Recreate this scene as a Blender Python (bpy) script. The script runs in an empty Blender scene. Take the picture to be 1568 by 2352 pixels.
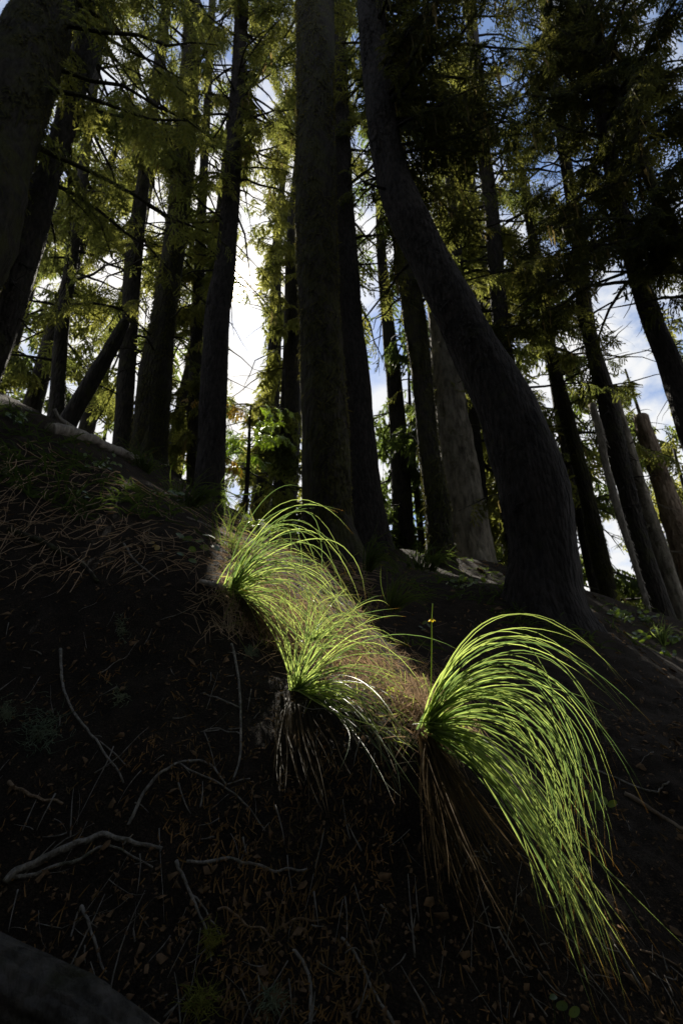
import bpy, math
import numpy as np
from mathutils import Vector

# ------------------------------------------------------------------ camera, sky, sun, exposure
S = bpy.context.scene
COL = S.collection
FPX = 1306.0                       # focal length in pixels of a 1568 x 2352 view (20 mm on 24 x 36)
PITCH = math.radians(27.0)
CP, SP = math.cos(PITCH), math.sin(PITCH)
cam_d = bpy.data.cameras.new('camera')
cam_d.sensor_fit = 'VERTICAL'
cam_d.sensor_width, cam_d.sensor_height = 24.0, 36.0
cam_d.lens = 36.0 * FPX / 2352.0
cam_d.clip_start, cam_d.clip_end = 0.02, 3000.0
cam_d.dof.use_dof = True
cam_d.dof.focus_distance = 1.75
cam_d.dof.aperture_fstop = 6.3
cam = bpy.data.objects.new('camera', cam_d)
cam.location = (0, 0, 0)
cam.rotation_euler = (math.pi / 2 + PITCH, 0, 0)
COL.objects.link(cam)
S.camera = cam

SUN_AZ = math.radians(-15.0)       # from +Y towards +X
SUN_EL = math.radians(48.0)
SUN = np.array([math.sin(SUN_AZ) * math.cos(SUN_EL), math.cos(SUN_AZ) * math.cos(SUN_EL), math.sin(SUN_EL)])
sun_d = bpy.data.lights.new('sun', 'SUN')
sun_d.energy = 5.0
sun_d.angle = math.radians(0.53)
sun_d.color = (1.0, 0.93, 0.80)
sun = bpy.data.objects.new('sun', sun_d)
sun.rotation_euler = Vector(-SUN).to_track_quat('-Z', 'Y').to_euler()
COL.objects.link(sun)

W = bpy.data.worlds.new('World')
S.world = W
W.use_nodes = True
nt = W.node_tree
nt.nodes.clear()


def wn(t, **k):
    n = nt.nodes.new(t)
    for a, b in k.items():
        setattr(n, a, b)
    return n


def wmath(op, a, b=None, c=None, clamp=False):
    n = wn('ShaderNodeMath', operation=op, use_clamp=clamp)
    for i, x in enumerate((a, b, c)):
        if x is None:
            continue
        if isinstance(x, (int, float)):
            n.inputs[i].default_value = x
        else:
            nt.links.new(x, n.inputs[i])
    return n.outputs[0]


sky = wn('ShaderNodeTexSky', sky_type='NISHITA')
sky.sun_disc = False
sky.sun_elevation = SUN_EL
sky.sun_rotation = SUN_AZ
sky.altitude = 1500
sky.air_density = 1.0
sky.dust_density = 0.6
sky.ozone_density = 1.6
tc = wn('ShaderNodeTexCoord')
mp = wn('ShaderNodeMapping')
mp.inputs['Scale'].default_value = (1.0, 1.0, 1.7)
mp.inputs['Location'].default_value = (0.35, 0.12, 0.2)
nt.links.new(tc.outputs['Generated'], mp.inputs['Vector'])
n1 = wn('ShaderNodeTexNoise')
n1.inputs['Scale'].default_value = 4.2
n1.inputs['Detail'].default_value = 7.0
n1.inputs['Roughness'].default_value = 0.58
n1.inputs['Distortion'].default_value = 0.3
nt.links.new(mp.outputs[0], n1.inputs['Vector'])
dot = wn('ShaderNodeVectorMath', operation='DOT_PRODUCT')
nt.links.new(tc.outputs['Generated'], dot.inputs[0])
dot.inputs[1].default_value = tuple(SUN)
cosang = wmath('MAXIMUM', dot.outputs['Value'], 0.0)
# more cloud low down and round the sun, blue overhead
sep = wn('ShaderNodeSeparateXYZ')
nt.links.new(tc.outputs['Generated'], sep.inputs[0])
low = wmath('MULTIPLY', wmath('SUBTRACT', 0.80, sep.outputs['Z']), 0.32)
halo = wmath('POWER', cosang, 26.0)
cm = wmath('ADD', wmath('ADD', n1.outputs['Fac'], low), wmath('MULTIPLY', halo, 0.22))
cloud = wmath('MULTIPLY', wmath('SUBTRACT', cm, 0.455), 6.5, clamp=True)
ccol = wn('ShaderNodeMixRGB')
ccol.inputs[1].default_value = (5.0, 5.1, 5.25, 1)
ccol.inputs[2].default_value = (6.2, 6.0, 5.75, 1)
nt.links.new(wmath('MULTIPLY', wmath('SUBTRACT', cm, 0.60), 5.0, clamp=True), ccol.inputs[0])
mix = wn('ShaderNodeMixRGB')
nt.links.new(cloud, mix.inputs[0])
nt.links.new(sky.outputs[0], mix.inputs[1])
nt.links.new(ccol.outputs[0], mix.inputs[2])
aur = wn('ShaderNodeMixRGB', blend_type='ADD')
aur.inputs[0].default_value = 1.0
nt.links.new(mix.outputs[0], aur.inputs[1])
ac = wn('ShaderNodeMixRGB', blend_type='MULTIPLY')
ac.inputs[0].default_value = 1.0
ac.inputs[1].default_value = (3.0, 2.8, 2.5, 1)
nt.links.new(wmath('POWER', cosang, 90.0), ac.inputs[2])
nt.links.new(ac.outputs[0], aur.inputs[2])
core = wn('ShaderNodeMixRGB', blend_type='ADD')
core.inputs[0].default_value = 1.0
nt.links.new(aur.outputs[0], core.inputs[1])
cc = wn('ShaderNodeMixRGB', blend_type='MULTIPLY')
cc.inputs[0].default_value = 1.0
cc.inputs[1].default_value = (150.0, 130.0, 98.0, 1)
nt.links.new(wmath('POWER', cosang, 5000.0), cc.inputs[2])
nt.links.new(cc.outputs[0], core.inputs[2])
bg = wn('ShaderNodeBackground')
bg.inputs['Strength'].default_value = 0.073
nt.links.new(core.outputs[0], bg.inputs['Color'])
wo = wn('ShaderNodeOutputWorld')
nt.links.new(bg.outputs[0], wo.inputs['Surface'])

S.view_settings.view_transform = 'Standard'
S.view_settings.look = 'None'
S.view_settings.exposure = 1.3
S.view_settings.gamma = 1.0
S.view_settings.use_curve_mapping = False
S.cycles.max_bounces = 8
S.cycles.transmission_bounces = 6
S.cycles.diffuse_bounces = 4
S.cycles.use_denoising = True

# ------------------------------------------------------------------ helpers
RNG = np.random.default_rng(7)


def px(u, v, D):
    """the point at forward depth D seen at pixel (u, v) of the 1568 x 2352 view"""
    r = (u - 784.0) / FPX * D
    up = (1176.0 - v) / FPX * D
    return np.array([r, D * CP - up * SP, D * SP + up * CP])


def pdir(u, v):
    r, up = (u - 784.0) / FPX, (1176.0 - v) / FPX
    return np.stack([r + 0 * up, CP - up * SP + 0 * r, SP + up * CP + 0 * r], -1)


def proj(P):
    P = np.asarray(P, float)
    D = P[..., 1] * CP + P[..., 2] * SP
    up = -P[..., 1] * SP + P[..., 2] * CP
    Dm = np.where(np.abs(D) < 1e-6, 1e-6, D)
    return 784.0 + P[..., 0] / Dm * FPX, 1176.0 - up / Dm * FPX, D


def _h(ix, iy, iz, seed):
    n = (ix * 374761393 + iy * 668265263 + iz * 2147483647 + seed * 1274126177) & 0xFFFFFFFF
    n = ((n ^ (n >> 13)) * 1274126177) & 0xFFFFFFFF
    n = ((n ^ (n >> 16)) * 2246822519) & 0xFFFFFFFF
    return ((n ^ (n >> 15)) & 0xFFFF) / 65535.0


def vnoise(x, y, z, seed=0):
    x, y, z = np.broadcast_arrays(np.asarray(x, float), np.asarray(y, float), np.asarray(z, float))
    ix, iy, iz = np.floor(x).astype(np.int64), np.floor(y).astype(np.int64), np.floor(z).astype(np.int64)
    fx, fy, fz = x - ix, y - iy, z - iz
    fx, fy, fz = [f * f * (3 - 2 * f) for f in (fx, fy, fz)]
    r = 0
    for a in (0, 1):
        for b in (0, 1):
            for c in (0, 1):
                w = (fx if a else 1 - fx) * (fy if b else 1 - fy) * (fz if c else 1 - fz)
                r = r + w * _h(ix + a, iy + b, iz + c, seed)
    return r - 0.5


def fbm(x, y, z, seed=0, oct=4, gain=0.5):
    r, a, s = 0, 1.0, 1.0
    for i in range(oct):
        r = r + a * vnoise(x * s, y * s, z * s, seed + i)
        a *= gain
        s *= 2.03
    return r


def mesh(name, V, faces, m=None, smooth=True, attr=None):
    """faces: list of integer arrays (n, k)"""
    me = bpy.data.meshes.new(name)
    V = np.asarray(V, np.float32)
    faces = [np.asarray(f, np.int32) for f in faces if len(f)]
    me.vertices.add(len(V))
    me.vertices.foreach_set('co', V.ravel())
    nl = sum(f.size for f in faces)
    npoly = sum(len(f) for f in faces)
    me.loops.add(nl)
    me.loops.foreach_set('vertex_index', np.concatenate([f.ravel() for f in faces]))
    me.polygons.add(npoly)
    ls, o = [], 0
    for f in faces:
        ls.append(o + np.arange(len(f)) * f.shape[1])
        o += f.size
    me.polygons.foreach_set('loop_start', np.concatenate(ls).astype(np.int32))
    if smooth:
        me.polygons.foreach_set('use_smooth', np.ones(npoly, bool))
    if attr is not None:
        for k, a in attr.items():
            at = me.attributes.new(k, 'FLOAT', 'POINT')
            at.data.foreach_set('value', np.asarray(a, np.float32))
    me.update(calc_edges=True)
    if m is not None:
        me.materials.append(m)
    return me


def obj(name, me, parent=None, loc=None):
    o = bpy.data.objects.new(name, me)
    COL.objects.link(o)
    if parent is not None:
        o.parent = parent
    if loc is not None:
        o.location = loc
    return o


def tag(o, label=None, cat=None, group=None, kind=None):
    if label:
        o['label'] = label
    if cat:
        o['category'] = cat
    if group:
        o['group'] = group
    if kind:
        o['kind'] = kind
    return o


def thing(name, label, cat, loc, group=None):
    o = obj(name, None)
    o.location = loc
    o.empty_display_size = 0.2
    return tag(o, label, cat, group)


def frames(P):
    """tangent and two normals along a polyline"""
    T = np.gradient(P, axis=0)
    T /= np.linalg.norm(T, axis=1)[:, None] + 1e-9
    ref = np.array([0, 1.0, 0]) if abs(T[:, 1]).mean() < 0.8 else np.array([1.0, 0, 0])
    A = np.cross(T, ref)
    A /= np.linalg.norm(A, axis=1)[:, None] + 1e-9
    B = np.cross(T, A)
    return T, A, B


def tube(P, R, seg=6, disp=None):
    """vertices and faces of a tube; R radii; disp(angle, s) -> relative radius offset"""
    P = np.asarray(P, float)
    R = np.asarray(R, float)
    n = len(P)
    T, A, B = frames(P)
    th = np.linspace(0, 2 * math.pi, seg, endpoint=False)
    s = np.concatenate([[0], np.cumsum(np.linalg.norm(np.diff(P, axis=0), axis=1))])
    rr = R[:, None] * np.ones(seg)
    if disp is not None:
        rr = rr * (1 + disp(th[None, :], s[:, None], R[:, None]))
    V = P[:, None, :] + rr[..., None] * (np.cos(th)[None, :, None] * A[:, None, :] + np.sin(th)[None, :, None] * B[:, None, :])
    i = np.arange(n - 1)[:, None] * seg
    j = np.arange(seg)[None, :]
    j2 = (j + 1) % seg
    F = np.stack([i + j, i + j2, i + seg + j2, i + seg + j], -1).reshape(-1, 4)
    V = V.reshape(-1, 3)
    # end caps as fans
    c0, c1 = len(V), len(V) + 1
    V = np.vstack([V, P[0], P[-1]])
    jj = np.arange(seg)
    caps = np.vstack([np.stack([np.full(seg, c0), (jj + 1) % seg, jj], -1),
                      np.stack([np.full(seg, c1), (n - 1) * seg + jj, (n - 1) * seg + (jj + 1) % seg], -1)])
    return V, F, caps


class Acc:
    """collects tubes / sheets into one mesh"""

    def __init__(s):
        s.V, s.F, s.n, s.t = [], {}, 0, []

    def add(s, V, *faces, t=None):
        for f in faces:
            f = np.asarray(f)
            if len(f):
                s.F.setdefault(f.shape[1], []).append(f + s.n)
        s.V.append(np.asarray(V, float))
        s.t.append(np.zeros(len(V)) if t is None else np.asarray(t, float))
        s.n += len(V)

    def build(s, name, m, smooth=True, origin=None):
        V = np.vstack(s.V)
        if origin is not None:
            V = V - np.asarray(origin)
        return mesh(name, V, [np.vstack(f) for f in s.F.values()], m, smooth, {'t': np.concatenate(s.t)})


def spline(P, n):
    """Catmull-Rom through P"""
    P = np.asarray(P, float)
    if len(P) == 2:
        return P[0] + np.linspace(0, 1, n)[:, None] * (P[1] - P[0])
    Q = np.vstack([2 * P[0] - P[1], P, 2 * P[-1] - P[-2]])
    t = np.linspace(0, len(P) - 1 - 1e-9, n)
    k = t.astype(int)
    f = (t - k)[:, None]
    a, b, c, d = Q[k], Q[k + 1], Q[k + 2], Q[k + 3]
    return 0.5 * ((2 * b) + (-a + c) * f + (2 * a - 5 * b + 4 * c - d) * f * f + (-a + 3 * b - 3 * c + d) * f ** 3)


# ------------------------------------------------------------------ materials
def newmat(name):
    m = bpy.data.materials.new(name)
    m.use_nodes = True
    m.node_tree.nodes.clear()
    return m, m.node_tree


def N(t, kind, ins=None, **k):
    n = t.nodes.new(kind)
    for a, b in k.items():
        setattr(n, a, b)
    for a, b in (ins or {}).items():
        if isinstance(b, bpy.types.NodeSocket):
            t.links.new(b, n.inputs[a])
        else:
            n.inputs[a].default_value = b
    return n


def ramp(t, fac, stops):
    r = t.nodes.new('ShaderNodeValToRGB')
    e = r.color_ramp.elements
    while len(e) < len(stops):
        e.new(0.5)
    for x, (p, c) in zip(e, stops):
        x.position = p
        x.color = (*c, 1)
    t.links.new(fac, r.inputs[0])
    return r.outputs[0]


def bark_mat(name, dark, light, moss, mossamt=0.5, scale=1.0, rough=0.95, bump=0.6):
    m, t = newmat(name)
    co = N(t, 'ShaderNodeTexCoord').outputs['Object']
    mp = N(t, 'ShaderNodeMapping', {'Vector': co, 'Scale': (14 * scale, 14 * scale, 4.0 * scale)}).outputs[0]
    n = N(t, 'ShaderNodeTexNoise', {'Vector': mp, 'Scale': 1.0, 'Detail': 8.0, 'Roughness': 0.65}).outputs['Fac']
    v = N(t, 'ShaderNodeTexVoronoi', {'Vector': mp, 'Scale': 1.4}, feature='F1').outputs['Distance']
    c = ramp(t, n, [(0.3, dark), (0.7, light)])
    n2 = N(t, 'ShaderNodeTexNoise', {'Vector': co, 'Scale': 3.1 * scale, 'Detail': 6.0, 'Roughness': 0.7}).outputs['Fac']
    f = N(t, 'ShaderNodeMath', {0: n2, 1: 0.62 - 0.2 * mossamt}, operation='SUBTRACT').outputs[0]
    f = N(t, 'ShaderNodeMath', {0: f, 1: 7.0}, operation='MULTIPLY', use_clamp=True).outputs[0]
    mc = ramp(t, N(t, 'ShaderNodeTexNoise', {'Vector': co, 'Scale': 60.0 * scale, 'Detail': 3.0}).outputs['Fac'],
              [(0.3, tuple(0.5 * x for x in moss)), (0.7, moss)])
    mx = N(t, 'ShaderNodeMixRGB', {0: f, 1: c, 2: mc}).outputs[0]
    h = N(t, 'ShaderNodeMath', {0: n, 1: v}, operation='SUBTRACT').outputs[0]
    b = N(t, 'ShaderNodeBump', {'Height': h, 'Strength': bump, 'Distance': 0.03}).outputs[0]
    p = N(t, 'ShaderNodeBsdfPrincipled', {'Base Color': mx, 'Roughness': rough, 'Normal': b, 'Specular IOR Level': 0.2})
    N(t, 'ShaderNodeOutputMaterial', {'Surface': p.outputs[0]})
    return m


def leaf_mat(name, c_diff, c_trans, var=0.5, gloss=0.05, rough=0.45, tips=None, nscale=6.0, tw=0.5, pick=0.3):
    m, t = newmat(name)
    co = N(t, 'ShaderNodeTexCoord').outputs['Object']
    n = N(t, 'ShaderNodeTexNoise', {'Vector': co, 'Scale': nscale, 'Detail': 3.0}).outputs['Fac']
    rnd = N(t, 'ShaderNodeObjectInfo').outputs['Random']
    n = N(t, 'ShaderNodeMath', {0: N(t, 'ShaderNodeMath', {0: n, 1: 1.0 - pick}, operation='MULTIPLY').outputs[0], 1: N(t, 'ShaderNodeMath', {0: rnd, 1: pick}, operation='MULTIPLY').outputs[0]}, operation='ADD').outputs[0]
    lo, hi = 1 - var, 1 + var

    def two(c):
        return ramp(t, n, [(0.25, (c[0] * lo * .85, c[1] * lo, c[2] * lo)), (0.75, (c[0] * hi * 1.1, c[1] * hi, c[2] * hi * .9))])
    cd, ct = two(c_diff), two(c_trans)
    if tips:
        a = N(t, 'ShaderNodeAttribute', attribute_name='t').outputs['Fac']
        f = ramp(t, a, [(0.955, (0, 0, 0)), (0.99, (1, 1, 1))])
        cd = N(t, 'ShaderNodeMixRGB', {0: f, 1: cd, 2: (*tips, 1)}).outputs[0]
        ct = N(t, 'ShaderNodeMixRGB', {0: f, 1: ct, 2: (*tips, 1)}).outputs[0]
    d = N(t, 'ShaderNodeBsdfDiffuse', {'Color': cd}).outputs[0]
    tr = N(t, 'ShaderNodeBsdfTranslucent', {'Color': ct}).outputs[0]
    mx = N(t, 'ShaderNodeMixShader', {0: tw, 1: d, 2: tr}).outputs[0]
    g = N(t, 'ShaderNodeBsdfGlossy', {'Color': (1, 1, 1, 1), 'Roughness': rough}).outputs[0]
    fr = N(t, 'ShaderNodeMath', {0: N(t, 'ShaderNodeLayerWeight', {'Blend': 0.4}).outputs['Facing'], 1: 3.0}, operation='POWER').outputs[0]
    fr = N(t, 'ShaderNodeMath', {0: fr, 1: 0.04}, operation='ADD').outputs[0]
    fg = N(t, 'ShaderNodeMath', {0: fr, 1: gloss}, operation='MULTIPLY').outputs[0]
    mx = N(t, 'ShaderNodeMixShader', {0: fg, 1: mx, 2: g}).outputs[0]
    N(t, 'ShaderNodeOutputMaterial', {'Surface': mx})
    return m


def soil_mat():
    m, t = newmat('soil')
    co = N(t, 'ShaderNodeTexCoord').outputs['Object']
    n = N(t, 'ShaderNodeTexNoise', {'Vector': co, 'Scale': 9.0, 'Detail': 10.0, 'Roughness': 0.7}).outputs['Fac']
    c = ramp(t, n, [(0.25, (0.020, 0.016, 0.013)), (0.5, (0.040, 0.032, 0.025)), (0.75, (0.068, 0.053, 0.040))])
    n3 = N(t, 'ShaderNodeTexNoise', {'Vector': co, 'Scale': 180.0, 'Detail': 4.0, 'Roughness': 0.7}).outputs['Fac']
    c2 = ramp(t, n3, [(0.45, (0.5, 0.5, 0.5)), (0.62, (1.1, 1.05, 1.0)), (0.72, (2.4, 1.9, 1.4))])
    c = N(t, 'ShaderNodeMixRGB', {0: 1.0, 1: c, 2: c2}, blend_type='MULTIPLY').outputs[0]
    h = N(t, 'ShaderNodeMath', {0: n3, 1: n}, operation='ADD').outputs[0]
    b = N(t, 'ShaderNodeBump', {'Height': h, 'Strength': 0.9, 'Distance': 0.02}).outputs[0]
    p = N(t, 'ShaderNodeBsdfPrincipled', {'Base Color': c, 'Roughness': 1.0, 'Normal': b, 'Specular IOR Level': 0.1})
    N(t, 'ShaderNodeOutputMaterial', {'Surface': p.outputs[0]})
    return m


M = {}
M['soil'] = soil_mat()
M['bark'] = bark_mat('dark_mossy_bark', (0.006, 0.0055, 0.005), (0.042, 0.037, 0.031), (0.044, 0.048, 0.016), 0.5, 1.3, bump=0.9)
M['bark_plain'] = bark_mat('dark_bark', (0.005, 0.0045, 0.0045), (0.042, 0.037, 0.035), (0.035, 0.037, 0.016), 0.1, 1.6, bump=0.9)
M['bark_moss'] = bark_mat('heavily_mossy_bark', (0.008, 0.0075, 0.006), (0.040, 0.035, 0.027), (0.046, 0.047, 0.016), 0.9, 1.3, bump=0.9)
M['bark_pale'] = bark_mat('pale_bark', (0.045, 0.041, 0.033), (0.26, 0.235, 0.19), (0.07, 0.07, 0.03), 0.35, 0.8)
M['wood_grey'] = bark_mat('weathered_grey_wood', (0.10, 0.092, 0.08), (0.34, 0.31, 0.27), (0.10, 0.09, 0.05), 0.1, 1.6)
M['wood_brown'] = bark_mat('rotten_brown_wood', (0.06, 0.04, 0.026), (0.30, 0.24, 0.18), (0.16, 0.08, 0.04), 0.35, 1.2)
M['log'] = bark_mat('dark_grey_log', (0.02, 0.019, 0.018), (0.13, 0.12, 0.11), (0.05, 0.05, 0.03), 0.3, 2.2, bump=1.0)
M['stick'] = bark_mat('grey_stick_bark', (0.09, 0.083, 0.075), (0.32, 0.295, 0.26), (0.10, 0.11, 0.07), 0.3, 5.0)
M['stick_brown'] = bark_mat('brown_stick_bark', (0.10, 0.068, 0.045), (0.28, 0.20, 0.13), (0.12, 0.11, 0.05), 0.2, 5.0)
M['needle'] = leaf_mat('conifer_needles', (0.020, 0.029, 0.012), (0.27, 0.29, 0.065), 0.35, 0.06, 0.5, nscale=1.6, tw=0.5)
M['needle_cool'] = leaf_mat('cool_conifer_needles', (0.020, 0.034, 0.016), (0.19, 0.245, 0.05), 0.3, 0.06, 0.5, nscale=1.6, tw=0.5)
M['needle_shaded'] = leaf_mat('shaded_conifer_needles', (0.018, 0.026, 0.012), (0.10, 0.105, 0.024), 0.35, 0.04, 0.5, nscale=1.6, tw=0.5)  # needles under the upper canopy, its shade put into the colour
M['moss'] = leaf_mat('trunk_moss', (0.042, 0.044, 0.017), (0.14, 0.13, 0.035), 0.35, 0.05, 0.6, nscale=4.0, tw=0.4)
M['lichen'] = leaf_mat('hanging_lichen', (0.10, 0.095, 0.045), (0.24, 0.19, 0.07), 0.3, 0.05, 0.6, nscale=2.0)
M['grass'] = leaf_mat('beargrass_blade', (0.10, 0.14, 0.05), (0.27, 0.37, 0.095), 0.45, 0.28, 0.38, tips=(0.32, 0.16, 0.03), nscale=5.0, tw=0.55, pick=0.8)
M['grass_fine'] = leaf_mat('fine_grass_blade', (0.12, 0.15, 0.045), (0.34, 0.38, 0.09), 0.30, 0.0, 0.5, nscale=9.0, pick=0.0)
M['grass_dim'] = leaf_mat('shaded_grass_blade', (0.035, 0.05, 0.016), (0.11, 0.16, 0.03), 0.25, 0.1, 0.5, tips=(0.2, 0.12, 0.03), nscale=10.0)  # grass away from the sun, shade painted in as a darker green
M['straw'] = leaf_mat('dead_blade', (0.065, 0.048, 0.028), (0.07, 0.05, 0.024), 0.4, 0.03, 0.4, nscale=9.0)  # dead brown, darkened further for the shade below the clump
M['dry'] = leaf_mat('dry_straw', (0.38, 0.29, 0.21), (0.28, 0.20, 0.13), 0.5, 0.0, 0.5, nscale=20.0, tw=0.3)
M['litter'] = leaf_mat('orange_needle_litter', (0.27, 0.155, 0.055), (0.13, 0.07, 0.02), 0.55, 0.2, 0.5, nscale=7.0, tw=0.2)
M['debris'] = leaf_mat('bark_crumbs', (0.13, 0.09, 0.058), (0.05, 0.03, 0.02), 0.6, 0.0, 0.6, nscale=60.0, tw=0.1, pick=0.0)
M['leaf'] = leaf_mat('broad_green_leaf', (0.06, 0.11, 0.018), (0.28, 0.40, 0.03), 0.2, 0.8, 0.4, nscale=12.0)
M['leaf_yellow'] = leaf_mat('yellow_leaf', (0.30, 0.20, 0.03), (0.45, 0.28, 0.03), 0.15, 0.6, 0.4, nscale=12.0)
M['tuft'] = leaf_mat('pale_green_lichen', (0.20, 0.24, 0.17), (0.14, 0.17, 0.10), 0.2, 0.0, 0.6, nscale=14.0, tw=0.3)
M['tuft_yellow'] = leaf_mat('yellow_green_lichen', (0.20, 0.21, 0.05), (0.14, 0.14, 0.03), 0.2, 0.0, 0.6, nscale=14.0, tw=0.3)
M['flower'] = leaf_mat('yellow_flower', (0.45, 0.33, 0.02), (0.5, 0.36, 0.02), 0.1, 0.2, 0.5, nscale=14.0)

# ------------------------------------------------------------------ the hillside
CTRL = [(-200, 2352, 1.02), (0, 2352, .99), (400, 2352, .97), (784, 2352, .97), (1200, 2352, 1.0), (1568, 2352, 1.10), (1800, 2352, 1.18),
        (0, 2000, 1.22), (400, 2000, 1.21), (784, 2000, 1.21), (1150, 2000, 1.25), (1350, 2060, 1.32), (1568, 2000, 1.52),
        (-200, 1700, 1.57), (0, 1700, 1.54), (400, 1700, 1.5), (680, 1700, 1.55), (980, 1730, 1.44), (1250, 1750, 2.05), (1568, 1750, 2.1),
        (0, 1500, 1.93), (300, 1500, 1.95), (560, 1480, 2.1), (690, 1590, 1.82), (750, 1500, 2.4), (880, 1590, 1.75), (985, 1668, 1.45), (1100, 1560, 2.9), (1300, 1560, 3.3), (1568, 1600, 3.3),
        (0, 1300, 2.5), (300, 1300, 2.45), (530, 1362, 2.3), (700, 1400, 3.0), (850, 1400, 4.0), (1050, 1400, 4.2), (1250, 1430, 4.2), (1390, 1420, 4.6), (1480, 1490, 4.4), (1568, 1560, 4.2),
        (0, 1120, 3.1), (250, 1150, 3.3), (420, 1160, 5.5), (510, 1210, 6.5), (600, 1250, 6.0), (1420, 1440, 7.0), (1568, 1510, 6.6)]
CREST = [(-300, 860, 5.2), (-100, 880, 5.1), (0, 900, 5.0), (120, 975, 5.6), (220, 1025, 7.0), (300, 1055, 9.0), (430, 1110, 9.0), (479, 1180, 8.43), (560, 1195, 8.2), (660, 1225, 7.6),
         (760, 1290, 6.45), (900, 1262, 8.6), (1014, 1300, 8.2), (1090, 1290, 9.5), (1240, 1330, 8.5), (1330, 1350, 8.5), (1430, 1390, 9.0), (1568, 1440, 9.3), (1800, 1540, 9.5)]
cp = [px(*c) for c in CTRL] + [px(*c) for c in CREST]
for c in CREST:
    P = px(*c)
    cp.append(np.array([P[0] * 1.35, P[1] * 1.35, P[2] * 0.98]))
    cp.append(np.array([P[0] * 2.0, P[1] * 2.0, P[2] * 0.60]))
for x in (-3, 0, 3):
    cp.append(np.array([x, 0.2, -0.95 - 0.22 * x]))
    cp.append(np.array([x, -2.5, -2.2 - 0.22 * x]))
cp += [np.array([-7, 1.0, 2.4]), np.array([-9, 6, 5.2]), np.array([7, 1.0, -1.6]), np.array([9, 6, 1.0]), np.array([-6, -5, -1.2]), np.array([6, -5, -4.0])]
cp = np.array(cp)


def _tps(r2):
    return r2 * np.log(r2 + 1e-9) * 0.5


_d2 = ((cp[:, None, :2] - cp[None, :, :2]) ** 2).sum(-1)
_n = len(cp)
_A = np.zeros((_n + 3, _n + 3))
_A[:_n, :_n] = _tps(_d2) + np.eye(_n) * 0.02
_A[:_n, _n] = _A[_n, :_n] = 1
_A[:_n, _n + 1:] = cp[:, :2]
_A[_n + 1:, :_n] = cp[:, :2].T
_w = np.linalg.solve(_A, np.concatenate([cp[:, 2], np.zeros(3)]))


def _raw(x, y):
    x, y = np.asarray(x, float), np.asarray(y, float)
    sh = x.shape
    x, y = x.ravel(), y.ravel()
    out = np.empty(len(x))
    for a in range(0, len(x), 20000):
        b = slice(a, a + 20000)
        d = (x[b, None] - cp[None, :, 0]) ** 2 + (y[b, None] - cp[None, :, 1]) ** 2
        out[b] = _tps(d) @ _w[:_n] + _w[_n] + x[b] * _w[_n + 1] + y[b] * _w[_n + 2]
    r = np.hypot(x, y)
    k = np.clip((r - 11.0) / 12.0, 0, 1)
    k = k * k * (3 - 2 * k)
    far = np.clip(-0.05 * (r - 18) - 0.25 * np.clip(x, -16, 16), -60, 30) + 0.6 - 3.0 * np.clip(-y / 10, 0, 1)
    out = out * (1 - k) + far * k
    near = np.clip(1.2 - r / 14.0, 0.0, 1)
    out = out + near * (0.035 * fbm(x * 2.3, y * 2.3, 0 * x, 3, 3) + 0.034 * fbm(x * 9, y * 9, 0 * x, 5, 3) + 0.016 * fbm(x * 31, y * 31, 0 * x, 7, 2) * (r < 5))
    return out.reshape(sh)


GX, GY = np.linspace(-9, 9, 721), np.linspace(-1.5, 14, 621)
_GH = _raw(*np.meshgrid(GX, GY, indexing='ij'))


def gh(x, y):
    """ground height (bilinear in a fine grid)"""
    x, y = np.asarray(x, float), np.asarray(y, float)
    fx = np.clip((x - GX[0]) / (GX[1] - GX[0]), 0, len(GX) - 1.001)
    fy = np.clip((y - GY[0]) / (GY[1] - GY[0]), 0, len(GY) - 1.001)
    i, j = fx.astype(int), fy.astype(int)
    a, b = fx - i, fy - j
    return (_GH[i, j] * (1 - a) * (1 - b) + _GH[i + 1, j] * a * (1 - b) + _GH[i, j + 1] * (1 - a) * b + _GH[i + 1, j + 1] * a * b)


_STEPS = np.concatenate([np.linspace(0.3, 4, 371), np.linspace(4.02, 14, 260)])


def gdepth(u, v):
    """forward depth at which the pixel's ray meets the ground (nan if it misses)"""
    u, v = np.atleast_1d(np.asarray(u, float)), np.atleast_1d(np.asarray(v, float))
    d = pdir(u, v)
    P = d[:, None, :] * _STEPS[None, :, None]
    below = P[..., 2] < gh(P[..., 0], P[..., 1])
    k = below.argmax(1)
    D = _STEPS[k]
    D = np.where(k > 0, 0.5 * (_STEPS[k] + _STEPS[np.maximum(k - 1, 0)]), D)
    return np.where(below.any(1), D, np.nan)


def on_ground(u, v, lift=0.0):
    D = gdepth(u, v)
    D = np.where(np.isnan(D), np.nanmedian(D) if np.isfinite(D).any() else 3.0, D)
    P = pdir(np.atleast_1d(np.asarray(u, float)), np.atleast_1d(np.asarray(v, float))) * D[:, None]
    P[:, 2] = gh(P[:, 0], P[:, 1]) + lift
    return P


def gnormal(x, y):
    e = 0.02
    dx = (gh(x + e, y) - gh(x - e, y)) / (2 * e)
    dy = (gh(x, y + e) - gh(x, y - e)) / (2 * e)
    n = np.stack([-dx, -dy, np.ones_like(dx)], -1)
    return n / np.linalg.norm(n, axis=-1, keepdims=True)


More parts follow.
